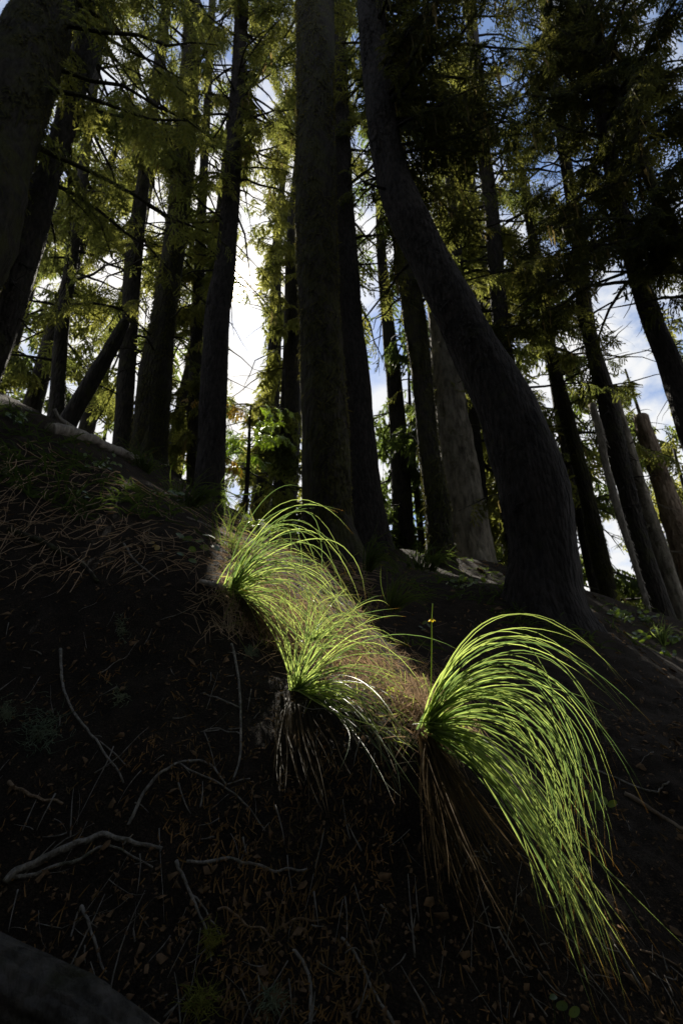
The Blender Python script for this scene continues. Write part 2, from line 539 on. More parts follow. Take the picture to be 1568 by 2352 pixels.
# polar sheet, fine near the camera, out to the horizon
rr = np.concatenate([[0.02], np.geomspace(0.45, 14, 270), np.geomspace(14.5, 900, 60)])
fr = np.linspace(-48, 48, 350)
th = np.radians(np.concatenate([fr, np.linspace(53, 307, 70)]))
RR, TH = np.meshgrid(rr, th, indexing='ij')
X, Y = RR * np.sin(TH), RR * np.cos(TH)
Z = _raw(X, Y)
nt_, nr_ = len(th), len(rr)
i = np.arange(nr_ - 1)[:, None] * nt_
j = np.arange(nt_)[None, :]
F = np.stack([i + j, i + nt_ + j, i + nt_ + (j + 1) % nt_, i + (j + 1) % nt_], -1).reshape(-1, 4)
tag(obj('ground', mesh('ground', np.stack([X, Y, Z], -1).reshape(-1, 3), [F], M['soil'])), 'dark needle strewn soil of the steep forest bank', kind='structure')

# ------------------------------------------------------------------ where the canopy is open
GAPS = [(560, 740, 42, 190, .97), (560, 470, 18, 55, .9), (606, 225, 24, 52, .95), (250, 150, 20, 34, .95), (282, 95, 10, 40, .8),
        (172, 392, 24, 18, .9), (30, 35, 16, 26, .9), (482, 372, 28, 34, .85), (536, 1090, 16, 80, .95), (560, 985, 14, 34, .8), (822, 320, 12, 45, .9), (846, 365, 12, 50, .8),
        (850, 600, 26, 90, .75), (862, 760, 24, 110, .93), (850, 860, 10, 40, .9),
        (1118, 68, 36, 28, .8), (1180, 180, 26, 34, .7), (1195, 230, 22, 26, .5), (1283, 290, 15, 20, .9),
        (1345, 455, 20, 40, .8), (1360, 560, 18, 40, .6), (1140, 418, 34, 16, .6), (1215, 520, 12, 22, .7), (1100, 570, 12, 20, .6),
        (1420, 690, 55, 75, .97), (1455, 790, 45, 80, .97), (1495, 890, 42, 75, .97), (1525, 960, 24, 40, .9), (1400, 620, 34, 24, .9),
        (1505, 395, 16, 16, .6), (215, 985, 30, 16, .9), (240, 960, 20, 14, .6), (1326, 1280, 9, 90, .9), (1285, 1040, 10, 70, .85), (1352, 960, 20, 30, .8), (1375, 1100, 16, 40, .7), (1408, 1190, 14, 34, .7),
        (1079, 985, 11, 40, .9), (1110, 1110, 14, 50, .6), (205, 640, 18, 14, .7), (330, 610, 10, 60, .6), (160, 790, 22, 22, .6), (230, 740, 16, 26, .6), (370, 520, 18, 18, .6),
        (460, 620, 18, 26, .6), (700, 60, 4, 4, .5), (420, 1060, 12, 40, .5), (1545, 500, 16, 30, .5), (140, 560, 20, 18, .6), (115, 640, 18, 20, .6), (1180, 870, 16, 16, .6), (640, 1090, 18, 40, .5), (895, 960, 22, 30, .7), (925, 1080, 20, 40, .7), (905, 1190, 14, 40, .6), (960, 1200, 14, 30, .6), (1300, 930, 12, 30, .7), (1320, 1080, 10, 40, .8), (1350, 1200, 8, 40, .7), (425, 900, 10, 40, .6), (190, 860, 24, 16, .6), (60, 800, 16, 20, .6), (1500, 1120, 10, 30, .6), (1440, 1120, 8, 40, .6)]
GAPS = np.array(GAPS)
LIT = np.array([px(*c) for c in [(530, 1350, 2.3), (600, 1260, 2.25), (700, 1210, 2.2), (770, 1300, 2.1), (700, 1420, 2.1), (650, 1480, 2.0), (680, 1560, 1.85), (800, 1600, 1.65), (900, 1600, 1.7), (985, 1660, 1.42),
                                 (1080, 1480, 1.42), (1250, 1480, 1.4), (1370, 1620, 1.38), (1150, 1750, 1.3), (1300, 1900, 1.25), (1320, 2050, 1.12), (1380, 2180, 1.0), (1440, 2270, .95), (1405, 1400, 7.0), (1430, 1410, 7.0), (1470, 1418, 6.8), (1500, 1440, 6.6), (1535, 1465, 6.5), (193, 1122, 3.2)]])


def keep_mask(C, size, rng, gaps=True):
    """sprays left in place: inside the view's neighbourhood, out of the openings of the canopy"""
    u, v, D = proj(C)
    k = (D > 2.2) & (u > -170) & (u < 1738) & (v > -190) & (v < 1480)
    if True:
        op = fbm(u / 46.0, v / 46.0, 0 * u, 17, 3)
        k &= ~((op > (0.080 if gaps else 0.27) + 0.12 * ((v < 330) & (u > 620))) & (rng.random(len(u)) < 0.90))
        nz = 1 + 0.5 * vnoise(u / 22.0, v / 22.0, 0 * u, 91)
        for g in GAPS:
            q = ((u - g[0]) / g[2]) ** 2 + ((v - g[1]) / g[3]) ** 2
            k &= ~((q < nz * 1.3) & (rng.random(len(u)) < g[4]))
    for L in LIT:
        d = C - L
        t = d @ SUN
        perp = np.linalg.norm(d - t[:, None] * SUN, axis=1)
        k &= ~((t > 0) & (perp < 0.10 + 0.45 * size))
    return k


# ------------------------------------------------------------------ needle sprays
def spray_template(ntw, nl, wid, lng, seed):
    """a flat drooping bough tip: side twigs set with short flakes of needles"""
    r = np.random.default_rng(seed)
    V, F = [], []
    segs = [((0, 0, 0), (1, 0, -.22))]
    for q in range(ntw):
        x = 0.12 + 0.75 * (q + r.uniform(0, .8)) / ntw
        sg = 1 if q % 2 else -1
        L = r.uniform(.28, .55) * (1.1 - .55 * x)
        a = math.radians(r.uniform(30, 60)) * sg
        z = -.22 * x * x
        segs.append(((x, 0, z), (x + L * math.cos(a), L * math.sin(a), z - .5 * L + r.uniform(-.06, .03))))
    for si, (p, q) in enumerate(segs):
        p, q = np.array(p), np.array(q)
        n = nl if si else nl + 2
        ax = (q - p) / np.linalg.norm(q - p)
        for k in range(n):
            f = (k + .5 + r.uniform(-.3, .3)) / n
            c = p + (q - p) * f
            a = r.uniform(-.75, .75)
            d = np.array([ax[0] * math.cos(a) - ax[1] * math.sin(a), ax[0] * math.sin(a) + ax[1] * math.cos(a), ax[2] + r.uniform(-.55, .2)])
            d /= np.linalg.norm(d)
            L = lng * r.uniform(.6, 1.3)
            t = np.cross(d, np.array([r.uniform(-.6, .6), r.uniform(-.6, .6), 1.0]))
            t *= wid * r.uniform(.6, 1.4) / np.linalg.norm(t)
            b = len(V)
            V += [tuple(c - t), tuple(c + t), tuple(c + d * L)]
            F.append((b, b + 1, b + 2))
    return np.array(V), np.array(F)


SPR_FINE = [spray_template(9, 7, 0.030, 0.16, 100 + k) for k in range(6)]
SPR_WIDE = [spray_template(4, 3, 0.13, 0.42, 300 + k) for k in range(4)]
SPR_FAR = [spray_template(7, 6, 0.048, 0.23, 200 + k) for k in range(6)]


def place_sprays(acc, temps, B, Dn, size, rng, hang=0.0):
    """B bases, Dn directions, size lengths"""
    n = len(B)
    if n == 0:
        return
    Dn = Dn / (np.linalg.norm(Dn, axis=1)[:, None] + 1e-9)
    up = np.array([0, 0, 1.0]) + rng.normal(0, 0.35, (n, 3))
    Sd = np.cross(up, Dn)
    Sd /= np.linalg.norm(Sd, axis=1)[:, None] + 1e-9
    Up = np.cross(Dn, Sd)
    which = rng.integers(0, len(temps), n)
    for k, (TV, TF) in enumerate(temps):
        m = which == k
        c = int(m.sum())
        if not c:
            continue
        s = size[m][:, None, None]
        V = B[m][:, None, :] + s * (TV[None, :, 0:1] * Dn[m][:, None, :] + TV[None, :, 1:2] * Sd[m][:, None, :] + TV[None, :, 2:3] * Up[m][:, None, :])
        Fk = TF[None] + (np.arange(c) * len(TV))[:, None, None]
        acc.add(V.reshape(-1, 3), Fk.reshape(-1, TF.shape[1]))


def hanging_strands(acc, B, L, w, rng):
    """thin ragged strips of lichen hanging from points"""
    for b, l in zip(B, L):
        n = 5
        z = np.linspace(0, -l, n)
        off = np.cumsum(rng.normal(0, 0.12 * l / n, (n, 2)), axis=0)
        ww = w * (1 - np.linspace(0, 1, n) ** 2) * rng.uniform(0.6, 1.4) + 0.002
        a = rng.uniform(0, math.pi)
        c = np.stack([b[0] + off[:, 0], b[1] + off[:, 1], b[2] + z], -1)
        d = np.array([math.cos(a), math.sin(a), 0])
        V = np.stack([c - d * ww[:, None], c + d * ww[:, None]], 1).reshape(-1, 3)
        q = np.arange(n - 1) * 2
        acc.add(V, np.stack([q, q + 1, q + 3, q + 2], -1))


# ------------------------------------------------------------------ trees
def bark_disp(seed, amp=0.07):
    def f(th, s, R):
        c, d = np.cos(th) * 2.6, np.sin(th) * 2.6
        k = np.maximum(R, 0.03)
        a = fbm(c * 1.8, d * 1.8, s * 2.2, seed, 4, 0.6)
        b = fbm(c * 0.5, d * 0.5, s * 0.9, seed + 9, 2)
        return amp * 1.5 * a + amp * 1.1 * b + 0 * k
    return f


def trunk_path(Y0, rows, ztop):
    """rows (v, left, right) of the trunk in the plane y = Y0; continued up to height ztop"""
    P, R = [], []
    for v, l, r in rows:
        d = pdir(np.array((l + r) / 2.0), np.array(float(v)))
        t = Y0 / d[1]
        P.append(d * t)
        R.append((r - l) / 2.0 / FPX * t)
    P, R = np.array(P), np.array(R)
    sl = np.gradient(P[:, 0]) / np.maximum(np.gradient(P[:, 2]), 1e-6)
    R = R / np.sqrt(1 + sl ** 2)
    # root end below the soil, top end tapering
    P = np.vstack([P[0] + np.array([0, 0, -0.7]), P])
    R = np.concatenate([[R[0] * 1.25], R])
    if ztop > P[-1, 2]:
        d = (P[-1] - P[-3])
        d = d / d[2]
        d[0] = np.clip(d[0], -0.12, 0.12)
        for f in (0.5, 1.0):
            z = P[-1, 2] + (ztop - P[-1, 2]) * f
            P = np.vstack([P, P[-1] + d * (z - P[-1, 2])])
            R = np.append(R, max(0.03, R[-1] * (0.62 if f < 1 else 0.3)))
    return P, R


def make_branch(P0, az, L, e0, droop, rad, rng):
    t = np.linspace(0, 1, 7)
    hor = np.stack([np.cos(az + 0.25 * rng.normal() * t), np.sin(az + 0.25 * rng.normal() * t)], -1)
    Q = np.empty((7, 3))
    Q[:, :2] = P0[:2] + hor * (L * t)[:, None]
    Q[:, 2] = P0[2] + L * (e0 * t - droop * t ** 2 + 0.10 * t ** 4)
    Q += rng.normal(0, 0.025 * L, (7, 3)) * t[:, None]
    R = rad * (1 - 0.85 * t)
    return Q, R


def branch_sprays(Q, n, size, rng, start=0.12, hang=0.6):
    t = start + (1 - start) * (np.arange(n) + rng.random(n)) / n
    k = np.clip((t * 6).astype(int), 0, 5)
    f = (t * 6 - k)[:, None]
    B = Q[k] * (1 - f) + Q[k + 1] * f
    d = Q[k + 1] - Q[k]
    d /= np.linalg.norm(d, axis=1)[:, None] + 1e-9
    s = np.cross(d, [0, 0, 1.0])
    s /= np.linalg.norm(s, axis=1)[:, None] + 1e-9
    sg = np.where(np.arange(n) % 2, 1, -1)[:, None]
    ang = rng.uniform(0.35, 1.15, n)[:, None]
    D = d * np.cos(ang) + s * sg * np.sin(ang) + np.array([0, 0, -1.0]) * rng.uniform(0.1, 1.0, n)[:, None] * hang * 2
    sz = size * rng.uniform(0.6, 1.25, n) * (1.15 - 0.5 * t)
    return B, D, sz


def tree(name, label, Y0, rows, bark='bark', ztop=22.0, crown=None, group=None, seed=1, seg=20, cat='tree', lichen=0, dead=0, needles='needle', disp=0.07, near=False, part='trunk'):
    rng = np.random.default_rng(seed)
    P, R = trunk_path(Y0, rows, ztop)
    base = P[1].copy()
    base[2] = float(gh(base[0], base[1])) if abs(base[0]) < 9 and base[1] < 14 else base[2]
    root = thing(name, label, cat, base, group)
    zz = P[:, 2]
    n = int(np.clip((zz[-1] - zz[0]) * (9 if near else 5), 40, 170))
    z = zz[0] + (zz[-1] - zz[0]) * np.linspace(0, 1, n) ** 1.35
    sp = spline(np.column_stack([P, R]), 400)
    C = np.column_stack([np.interp(z, sp[:, 2], sp[:, 0]), np.interp(z, sp[:, 2], sp[:, 1]), z])
    Rz = np.interp(z, sp[:, 2], sp[:, 3])
    # root flare
    hb = np.clip(1 - (z - base[2]) / 0.7, 0, 1.4)
    Rz = Rz * (1 + 0.10 * hb ** 2)
    V, F, caps = tube(C, Rz, seg, bark_disp(seed, disp))
    hv = np.clip(1 - (V[:, 2] - gh(V[:, 0], V[:, 1])) / .55, 0, 1.6) ** 2
    cx = np.column_stack([np.interp(V[:, 2], C[:, 2], C[:, 0]), np.interp(V[:, 2], C[:, 2], C[:, 1])])
    an = np.arctan2(V[:, 1] - cx[:, 1], V[:, 0] - cx[:, 0])
    V[:, :2] = cx + (V[:, :2] - cx) * (1 + hv * (.06 + .13 * np.maximum(0, np.sin(an * 4 + seed)) ** 2))[:, None]
    obj(part, mesh(part, V - base, [F, caps], M[bark]), root)

    if near and part == 'trunk':
        nfl = int(np.clip(7500 * R[1] / .25, 1800, 8500))
        zlo, zhi = base[2] - .1, min(C[-1, 2], base[2] + 15)
        zf = zlo + (zhi - zlo) * rng.random(nfl) ** 1.3
        af = rng.uniform(0, 2 * math.pi, nfl)
        cx = np.column_stack([np.interp(zf, C[:, 2], C[:, 0]), np.interp(zf, C[:, 2], C[:, 1]), zf])
        rf = np.interp(zf, C[:, 2], Rz)
        out = np.column_stack([np.cos(af), np.sin(af), 0 * af])
        pch = fbm(cx[:, 0] + out[:, 0] * .7, cx[:, 1] + out[:, 1] * .7, zf * .9, seed + 50, 3)
        mossy = bark == 'bark_moss'
        ok = pch > (-.12 if mossy else .02)
        cx, rf, out = cx[ok], rf[ok], out[ok]
        m_ = len(cx)
        L = (.02 + rng.gamma(1.4, .045 if mossy else .02, m_))[:, None]
        w = rng.uniform(.003, .014, m_)[:, None] * (1 if mossy else 1.1)
        sd = np.column_stack([-out[:, 1], out[:, 0], 0 * rf])
        p0 = cx + out * (rf * .97)[:, None]
        lift = rng.uniform(.008, .035 if mossy else .016, m_)[:, None]
        dn = np.array([0, 0, -1.0]) + sd * rng.normal(0, .55, m_)[:, None]
        p1 = p0 + out * (lift + .02 * rf[:, None]) + dn * L * .55
        p2 = p0 + out * (lift * .7 + .02 * rf[:, None]) + dn * L
        Vf = np.stack([p0 - sd * w, p0 + sd * w, p1 + sd * w * 1.2, p1 - sd * w * 1.2, p2 + sd * w * .3, p2 - sd * w * .3], 1)
        q_ = (np.arange(m_) * 6)[:, None]
        Ff = np.vstack([q_ + np.array([0, 1, 2, 3]), q_ + np.array([3, 2, 4, 5])])
        nm_ = 'moss' if mossy else 'bark_scales'
        obj(nm_, mesh(nm_, Vf.reshape(-1, 3) - base, [Ff], M['moss'] if mossy else M[bark], False), root)['kind'] = 'stuff'

    def at(z):
        return np.array([np.interp(z, C[:, 2], C[:, 0]), np.interp(z, C[:, 2], C[:, 1]), z]), np.interp(z, C[:, 2], Rz)

    if dead:
        # bare dead snags of branches on the lower trunk
        d0, d1, nd, Ld = dead
        for q in range(nd):
            zc = rng.uniform(d0, d1)
            p, r = at(zc)
            az = rng.uniform(0, 2 * math.pi)
            Q, Rb = make_branch(p, az, rng.uniform(0.3, 1.0) * Ld, rng.uniform(-0.5, 0.3), rng.uniform(0.1, 0.5), 0.014 + 0.05 * r, rng)
            acc = Acc()
            acc.add(*tube(Q, Rb, 5))
            for w in range(4):
                k = rng.integers(2, 6)
                Q2, R2 = make_branch(Q[k], az + rng.uniform(-1.1, 1.1), Ld * rng.uniform(0.1, 0.35), rng.uniform(-0.7, 0.2), 0.4, Rb[k] * 0.6, rng)
                acc.add(*tube(Q2, R2, 4))
            obj('branch', acc.build('branch', M[bark], origin=base), root)
    for crown in (crown if isinstance(crown, list) else [crown] if crown else []):
        nb, z0, z1, L0, L1, droop, ns, ssize, azlo, azhi = crown[:10]
        allsp = crown[10] if len(crown) > 10 else True
        for q in range(nb):
            f = (q + rng.random()) / nb
            zc = z0 + (z1 - z0) * f
            p, r = at(zc)
            az = rng.uniform(azlo, azhi)
            L = (L0 + (L1 - L0) * f) * rng.uniform(0.65, 1.2)
            Q, Rb = make_branch(p, az, L, rng.uniform(-0.25, 0.25), droop * rng.uniform(0.5, 1.4), 0.012 + 0.011 * L, rng)
            u, v, D = proj(Q)
            if not ((D > 1.5) & (u > -250) & (u < 1820) & (v > -250) & (v < 1500)).any():
                continue
            acc = Acc()
            acc.add(*tube(Q, Rb, 5))
            B, Dn, sz = branch_sprays(Q, int(1.85 * ns * (0.4 + 0.6 * L / max(L0, L1))), ssize, rng)
            km = keep_mask(B + 0.5 * sz[:, None] * Dn / np.linalg.norm(Dn, axis=1)[:, None], sz, rng, allsp)
            B, Dn, sz = B[km], Dn[km], sz[km]
            # twigs carrying the sprays
            b = obj('branch', acc.build('branch', M[bark], origin=base), root)
            if len(B):
                a2 = Acc()
                place_sprays(a2, SPR_FINE, B, Dn, sz, rng)
                obj('foliage', a2.build('foliage', M[needles], False, origin=base), b)
            if lichen and rng.random() < lichen:
                k = rng.integers(0, 6, 9)
                w = rng.random((9, 1))
                B3 = Q[k] * (1 - w) + Q[k + 1] * w
                km = keep_mask(B3, np.full(9, 0.2), rng, allsp)
                if km.any():
                    a3 = Acc()
                    hanging_strands(a3, B3[km], rng.uniform(0.15, 0.65, km.sum()), 0.016, rng)
                    obj('hanging_lichen', a3.build('hanging_lichen', M['lichen'], origin=base), b)['kind'] = 'stuff'
    return root, at


PI = math.pi
TREES = {}
TREES['T1'] = tree('conifer_tree', 'massive mossy trunk filling the top left corner, nearest and thickest on the left', 3.9,
                   [(700, -290, -60), (560, -210, 12), (420, -140, 52), (320, -95, 76), (180, -28, 120), (60, 28, 156), (0, 55, 172)], 'bark_moss', 17, seed=11, seg=36, near=True,
                   crown=(22, 6.5, 12.5, 2.2, 2.4, .35, 14, .42, -0.3, 2.2))
TREES['T2'] = tree('conifer_tree', 'dark trunk leaning right beside the massive mossy one at the left edge', 5.0,
                   [(960, -150, -40), (765, -60, 30), (550, 15, 100), (460, 58, 122), (370, 98, 146), (280, 128, 176), (190, 150, 202), (100, 172, 231), (0, 196, 260)], 'bark', 20, seed=12, seg=32, near=True,
                   crown=(26, 6.0, 15.0, 1.8, 2.2, .40, 13, .42, -0.6, 3.4), dead=(4.5, 9, 8, 1.0))
TREES['T3'] = tree('conifer_tree', 'slim dark trunk standing left of the mossy trunk on the crest', 9.0,
                   [(1035, 257, 302), (871, 270, 310), (740, 282, 318), (600, 287, 326), (400, 318, 346), (200, 346, 371), (0, 374, 395)], 'bark', 26, seed=13, seg=20,
                   crown=(46, 8.0, 25.5, 2.4, 2.3, .45, 17, .50, 0, 2 * PI), dead=(6.2, 12, 12, 1.6), lichen=.3)
TREES['T4'] = tree('conifer_tree', 'thick mossy trunk between the slim dark trunk and the sunlit one', 8.0,
                   [(1075, 300, 380), (960, 310, 388), (871, 320, 395), (721, 350, 405), (500, 385, 435), (300, 405, 452), (100, 420, 457), (0, 430, 460)], 'bark_moss', 25, seed=14, seg=28, near=True,
                   crown=(40, 10.0, 23.5, 2.0, 2.3, .45, 16, .50, 0, 2 * PI), dead=(7.0, 14, 12, 1.3), lichen=.4)
TREES['T5'] = tree('conifer_tree', 'straight dark trunk with the sun glowing at its right edge', 7.5,
                   [(1190, 441, 516), (1096, 448, 516), (1021, 455, 518), (891, 460, 521), (721, 472, 528), (670, 480, 535), (600, 495, 541), (400, 515, 553), (200, 530, 561), (0, 542, 571)], 'bark_plain', 24, seed=15, seg=28, near=True,
                   crown=[(44, 9.6, 21.0, 1.5, 2.0, .50, 15, .46, 0, 2 * PI), (30, 11.5, 21.0, 1.7, 2.2, .50, 17, .46, -.7, 1.2, False)], dead=(7.5, 14, 9, 1.0), disp=.045, lichen=.4)
TREES['T5b'] = tree('conifer_tree', 'thin dark trunk half hidden just left of the sun edged trunk', 10.5,
                    [(1130, 426, 454), (900, 433, 462), (721, 440, 467), (500, 452, 474), (300, 464, 482), (0, 480, 496)], 'bark', 27, seed=16,
                    crown=[(44, 5.5, 24.0, 2.0, 2.2, .5, 16, .50, 0, 2 * PI), (46, 6.5, 14.0, .9, .9, .6, 15, .42, 0, 2 * PI, False)], lichen=.3)
TREES['T6'] = tree('conifer_tree', 'big mossy upright trunk in the middle of the picture', 6.0,
                   [(1300, 690, 840), (1250, 692, 826), (1180, 694, 808), (1080, 695, 804), (900, 691, 794), (720, 688, 779), (600, 682, 776), (480, 678, 771), (300, 680, 768), (100, 681, 766), (0, 681, 765)], 'bark_moss', 24, seed=17, seg=44, near=True,
                   crown=(18, 13.5, 22.0, 2.0, 2.2, .4, 12, .42, -0.8, 2.6), disp=.075)
TREES['T7'] = tree('conifer_tree', 'dark trunk hidden behind the right edge of the big middle trunk', 8.2,
                   [(1275, 800, 907), (1150, 798, 880), (1000, 792, 862), (860, 786, 848), (720, 778, 830), (620, 774, 824), (450, 768, 811), (290, 764, 803), (100, 756, 795), (0, 752, 790)], 'bark_plain', 25, seed=18, seg=28, near=True,
                   crown=(36, 9.0, 23.0, 1.7, 2.2, .45, 15, .48, -1.2, 1.6), lichen=.3)
TREES['T8'] = tree('conifer_tree', 'dark trunk rising under the bend of the leaning trunk', 7.6,
                   [(1325, 980, 1050), (1171, 977, 1033), (1021, 959, 1007), (871, 946, 992), (721, 924, 976), (600, 908, 952), (500, 893, 934), (380, 872, 908), (200, 846, 878), (0, 815, 842)], 'bark_moss', 22, seed=19, seg=26, near=True,
                   crown=(34, 8.0, 19.5, 1.6, 2.2, .5, 15, .46, -0.8, 3.9), lichen=.4)
TREES['T9'] = tree('dead_tree', 'pale scaly barked trunk between the dark trunk and the leaning trunk', 9.2,
                   [(1320, 1040, 1142), (1171, 1028, 1115), (1021, 1007, 1088), (921, 997, 1068), (841, 992, 1049), (780, 988, 1036), (640, 976, 1010)], 'bark_pale', 0, seed=20, seg=30, near=True, dead=(5.0, 9, 7, 1.1), disp=.10)
TREES['T9b'] = tree('conifer_tree', 'narrow dark trunk against the right side of the pale scaly trunk', 9.8,
                    [(1310, 1098, 1136), (1150, 1088, 1120), (1000, 1076, 1104), (850, 1062, 1088), (700, 1050, 1074), (400, 1020, 1040)], 'bark', 20, seed=21,
                    crown=(44, 6.0, 19.0, 2.4, 2.4, .5, 17, .5, -0.9, 1.8))
TREES['T10'] = tree('conifer_tree', 'thick trunk curving up to the left from a swollen base on the right', 4.4,
                    [(1400, 1172, 1326), (1320, 1170, 1321), (1250, 1168, 1318), (1170, 1152, 1309), (1100, 1142, 1296), (1000, 1114, 1256), (900, 1078, 1206), (800, 1034, 1146), (700, 988, 1090), (600, 943, 1034), (500, 892, 984), (400, 862, 938), (300, 846, 914), (200, 836, 900), (100, 828, 890), (0, 820, 880)], 'bark_plain', 17, seed=22, seg=44, near=True,
                    crown=(46, 7.2, 14.0, 2.0, 2.7, .35, 20, .44, -1.2, 1.5, False), disp=.075, lichen=.9, dead=(5.5, 8.5, 7, 1.1), needles='needle_shaded')
TREES['T11'] = tree('conifer_tree', 'dark trunk wrapped in boughs right of the leaning trunk', 9.5,
                    [(1300, 1180, 1222), (900, 1152, 1190), (750, 1130, 1168), (500, 1112, 1146), (300, 1090, 1120), (0, 1064, 1090)], 'bark', 24, seed=23,
                    crown=(62, 5.0, 23.0, 2.2, 2.4, .5, 18, .52, 0, 2 * PI), lichen=.4)
TREES['T12'] = tree('conifer_tree', 'dark ragged trunk leaning left beside the thin white snag', 9.4,
                    [(1420, 1492, 1545), (1399, 1490, 1539), (1250, 1449, 1491), (1138, 1423, 1461), (1026, 1393, 1436), (914, 1371, 1412), (802, 1345, 1377), (690, 1322, 1356), (550, 1312, 1341), (300, 1275, 1300), (0, 1235, 1255)], 'bark', 24, seed=24, seg=24, near=True,
                    crown=(46, 8.5, 22.0, 1.3, 2.2, .6, 14, .44, 0, 2 * PI), lichen=.5, dead=(4.5, 9.5, 20, 1.0))
TREES['T13'] = tree('conifer_tree', 'lichen covered trunk right behind the swollen base of the curved trunk', 10.5,
                    [(1380, 1384, 1422), (1362, 1378, 1414), (1250, 1352, 1390), (1138, 1330, 1363), (1026, 1304, 1335), (929, 1278, 1309), (800, 1250, 1276), (500, 1205, 1226)], 'bark_moss', 18, seed=25, seg=22, near=True,
                    crown=(50, 6.0, 17.5, 2.0, 2.2, .5, 17, .48, 0, 2 * PI), lichen=.6, dead=(4.0, 8, 12, 1.2))
TREES['T14'] = tree('dead_tree', 'thin white barkless snag leaning against the ragged dark trunk', 8.9,
                    [(1420, 1488, 1494), (1399, 1484, 1492), (1287, 1448, 1461), (1213, 1423, 1438), (1138, 1401, 1418), (1063, 1382, 1397), (989, 1367, 1385), (929, 1350, 1365)], 'wood_grey', 0, seed=26, seg=14, disp=.05, near=True)
TREES['T15'] = tree('dead_tree', 'patchy grey trunk between the ragged dark trunk and the broken snag', 10.0,
                    [(1430, 1553, 1590), (1362, 1530, 1566), (1250, 1492, 1528), (1138, 1458, 1489), (1026, 1428, 1455), (914, 1400, 1420)], 'bark_pale', 0, seed=27, seg=22, dead=(4.2, 7.5, 14, .9), near=True)
TREES['T15b'] = tree('dead_tree', 'broken topped pale snag at the right edge', 10.6,
                     [(1420, 1588, 1650), (1325, 1560, 1616), (1213, 1528, 1582), (1138, 1508, 1551), (1082, 1490, 1530), (1026, 1474, 1511), (985, 1460, 1493), (958, 1454, 1486)], 'wood_brown', 0, seed=28, seg=26, disp=.12, near=True, dead=(4.5, 6.5, 7, .5))
TREES['T16'] = tree('conifer_tree', 'blue grey trunk crossing the bright cloud at the upper right edge', 7.4,
                    [(1200, 1630, 1690), (1000, 1562, 1618), (951, 1546, 1602), (839, 1513, 1562), (765, 1487, 1531), (690, 1460, 1502), (620, 1440, 1478), (540, 1420, 1454), (460, 1402, 1434), (300, 1372, 1400), (0, 1325, 1350)], 'bark_plain', 22, seed=29, seg=28, near=True,
                    crown=(72, 8.2, 20.0, 2.6, 2.4, .42, 24, .50, 0.2, 2 * PI - .2, False), lichen=.6, dead=(6.0, 8.5, 8, .6), needles='needle_shaded')
TREES['T17'] = tree('conifer_tree', 'thin lichen draped trunk in the upper right corner lit golden', 6.6,
                    [(900, 1690, 1724), (700, 1600, 1630), (560, 1545, 1572), (480, 1508, 1534), (400, 1475, 1498), (250, 1420, 1440), (0, 1340, 1356)], 'bark_moss', 19, seed=30, seg=18, near=True,
                    crown=(58, 7.0, 17.0, 2.4, 2.4, .42, 23, .48, 0.2, 2 * PI - .2, False), lichen=.8, needles='needle_shaded')
# a young slanting stem and a dim post-like stem on the left
TREES['T18'] = tree('dead_tree', 'dark leaning dead stem above the grey fallen log on the left', 7.8,
                    [(985, 128, 172), (930, 158, 198), (871, 195, 232), (800, 240, 272), (740, 275, 300)], 'bark', 0, seed=31, seg=16)
TREES['T19'] = tree('conifer_tree', 'dim straight trunk behind the leaning dead stem on the left', 9.0,
                    [(960, 110, 148), (871, 118, 150), (721, 132, 162), (500, 166, 192), (300, 192, 214), (0, 232, 250)], 'bark', 25, seed=32,
                    crown=(50, 8.0, 24.0, 2.2, 2.4, .45, 17, .5, 0, 2 * PI))

# trees beyond the crest: u of the trunk at v = 1000, distance, height, label
FAR = [(-40, 14, 26, 'tall conifer behind the massive left trunk, farthest left beyond the crest'),
       (60, 11.5, 24, 'leafy conifer glimpsed between the two left edge trunks beyond the crest'),
       (205, 15, 27, 'sunlit conifer beyond the crest behind the leaning dead stem'),
       (420, 13, 25, 'conifer with drooping boughs beyond the crest left of the sun edged trunk'),
       (610, 16, 32, 'tall far conifer in the bright gap right of the sun'),
       (655, 13.5, 33, 'dense tan lit conifer beyond the crest against the left edge of the big middle trunk'),
       (905, 12.5, 24, 'conifer with dark boughs in the gap right of the big middle trunk'),
       (1105, 15, 27, 'conifer seen between the pale scaly trunk and the curved trunk'),
       (1170, 12.5, 25, 'dense conifer directly behind the curved trunk'),
       (1300, 13, 15, 'bushy conifer right of the swollen base of the curved trunk'),
       (1475, 16, 15, 'short conifer behind the patchy grey trunk'),
       (1600, 13, 14, 'green bough conifer at the right edge behind the broken snag'),
       (95, 11.5, 8, 'young conifer behind the grey fallen log at the left'),
       (235, 12.0, 7, 'young conifer filling the low gap between the leaning dead stem and the slim dark trunk'),
       (650, 11.0, 7, 'young conifer low against the left foot of the big middle trunk'),
       (955, 13.0, 9, 'second young conifer, farther back, right of the big middle trunk'),
       (1135, 12.0, 8, 'young conifer low in the narrow gap left of the swollen trunk base'),
       (1530, 12.5, 7, 'young conifer low behind the broken snag')]
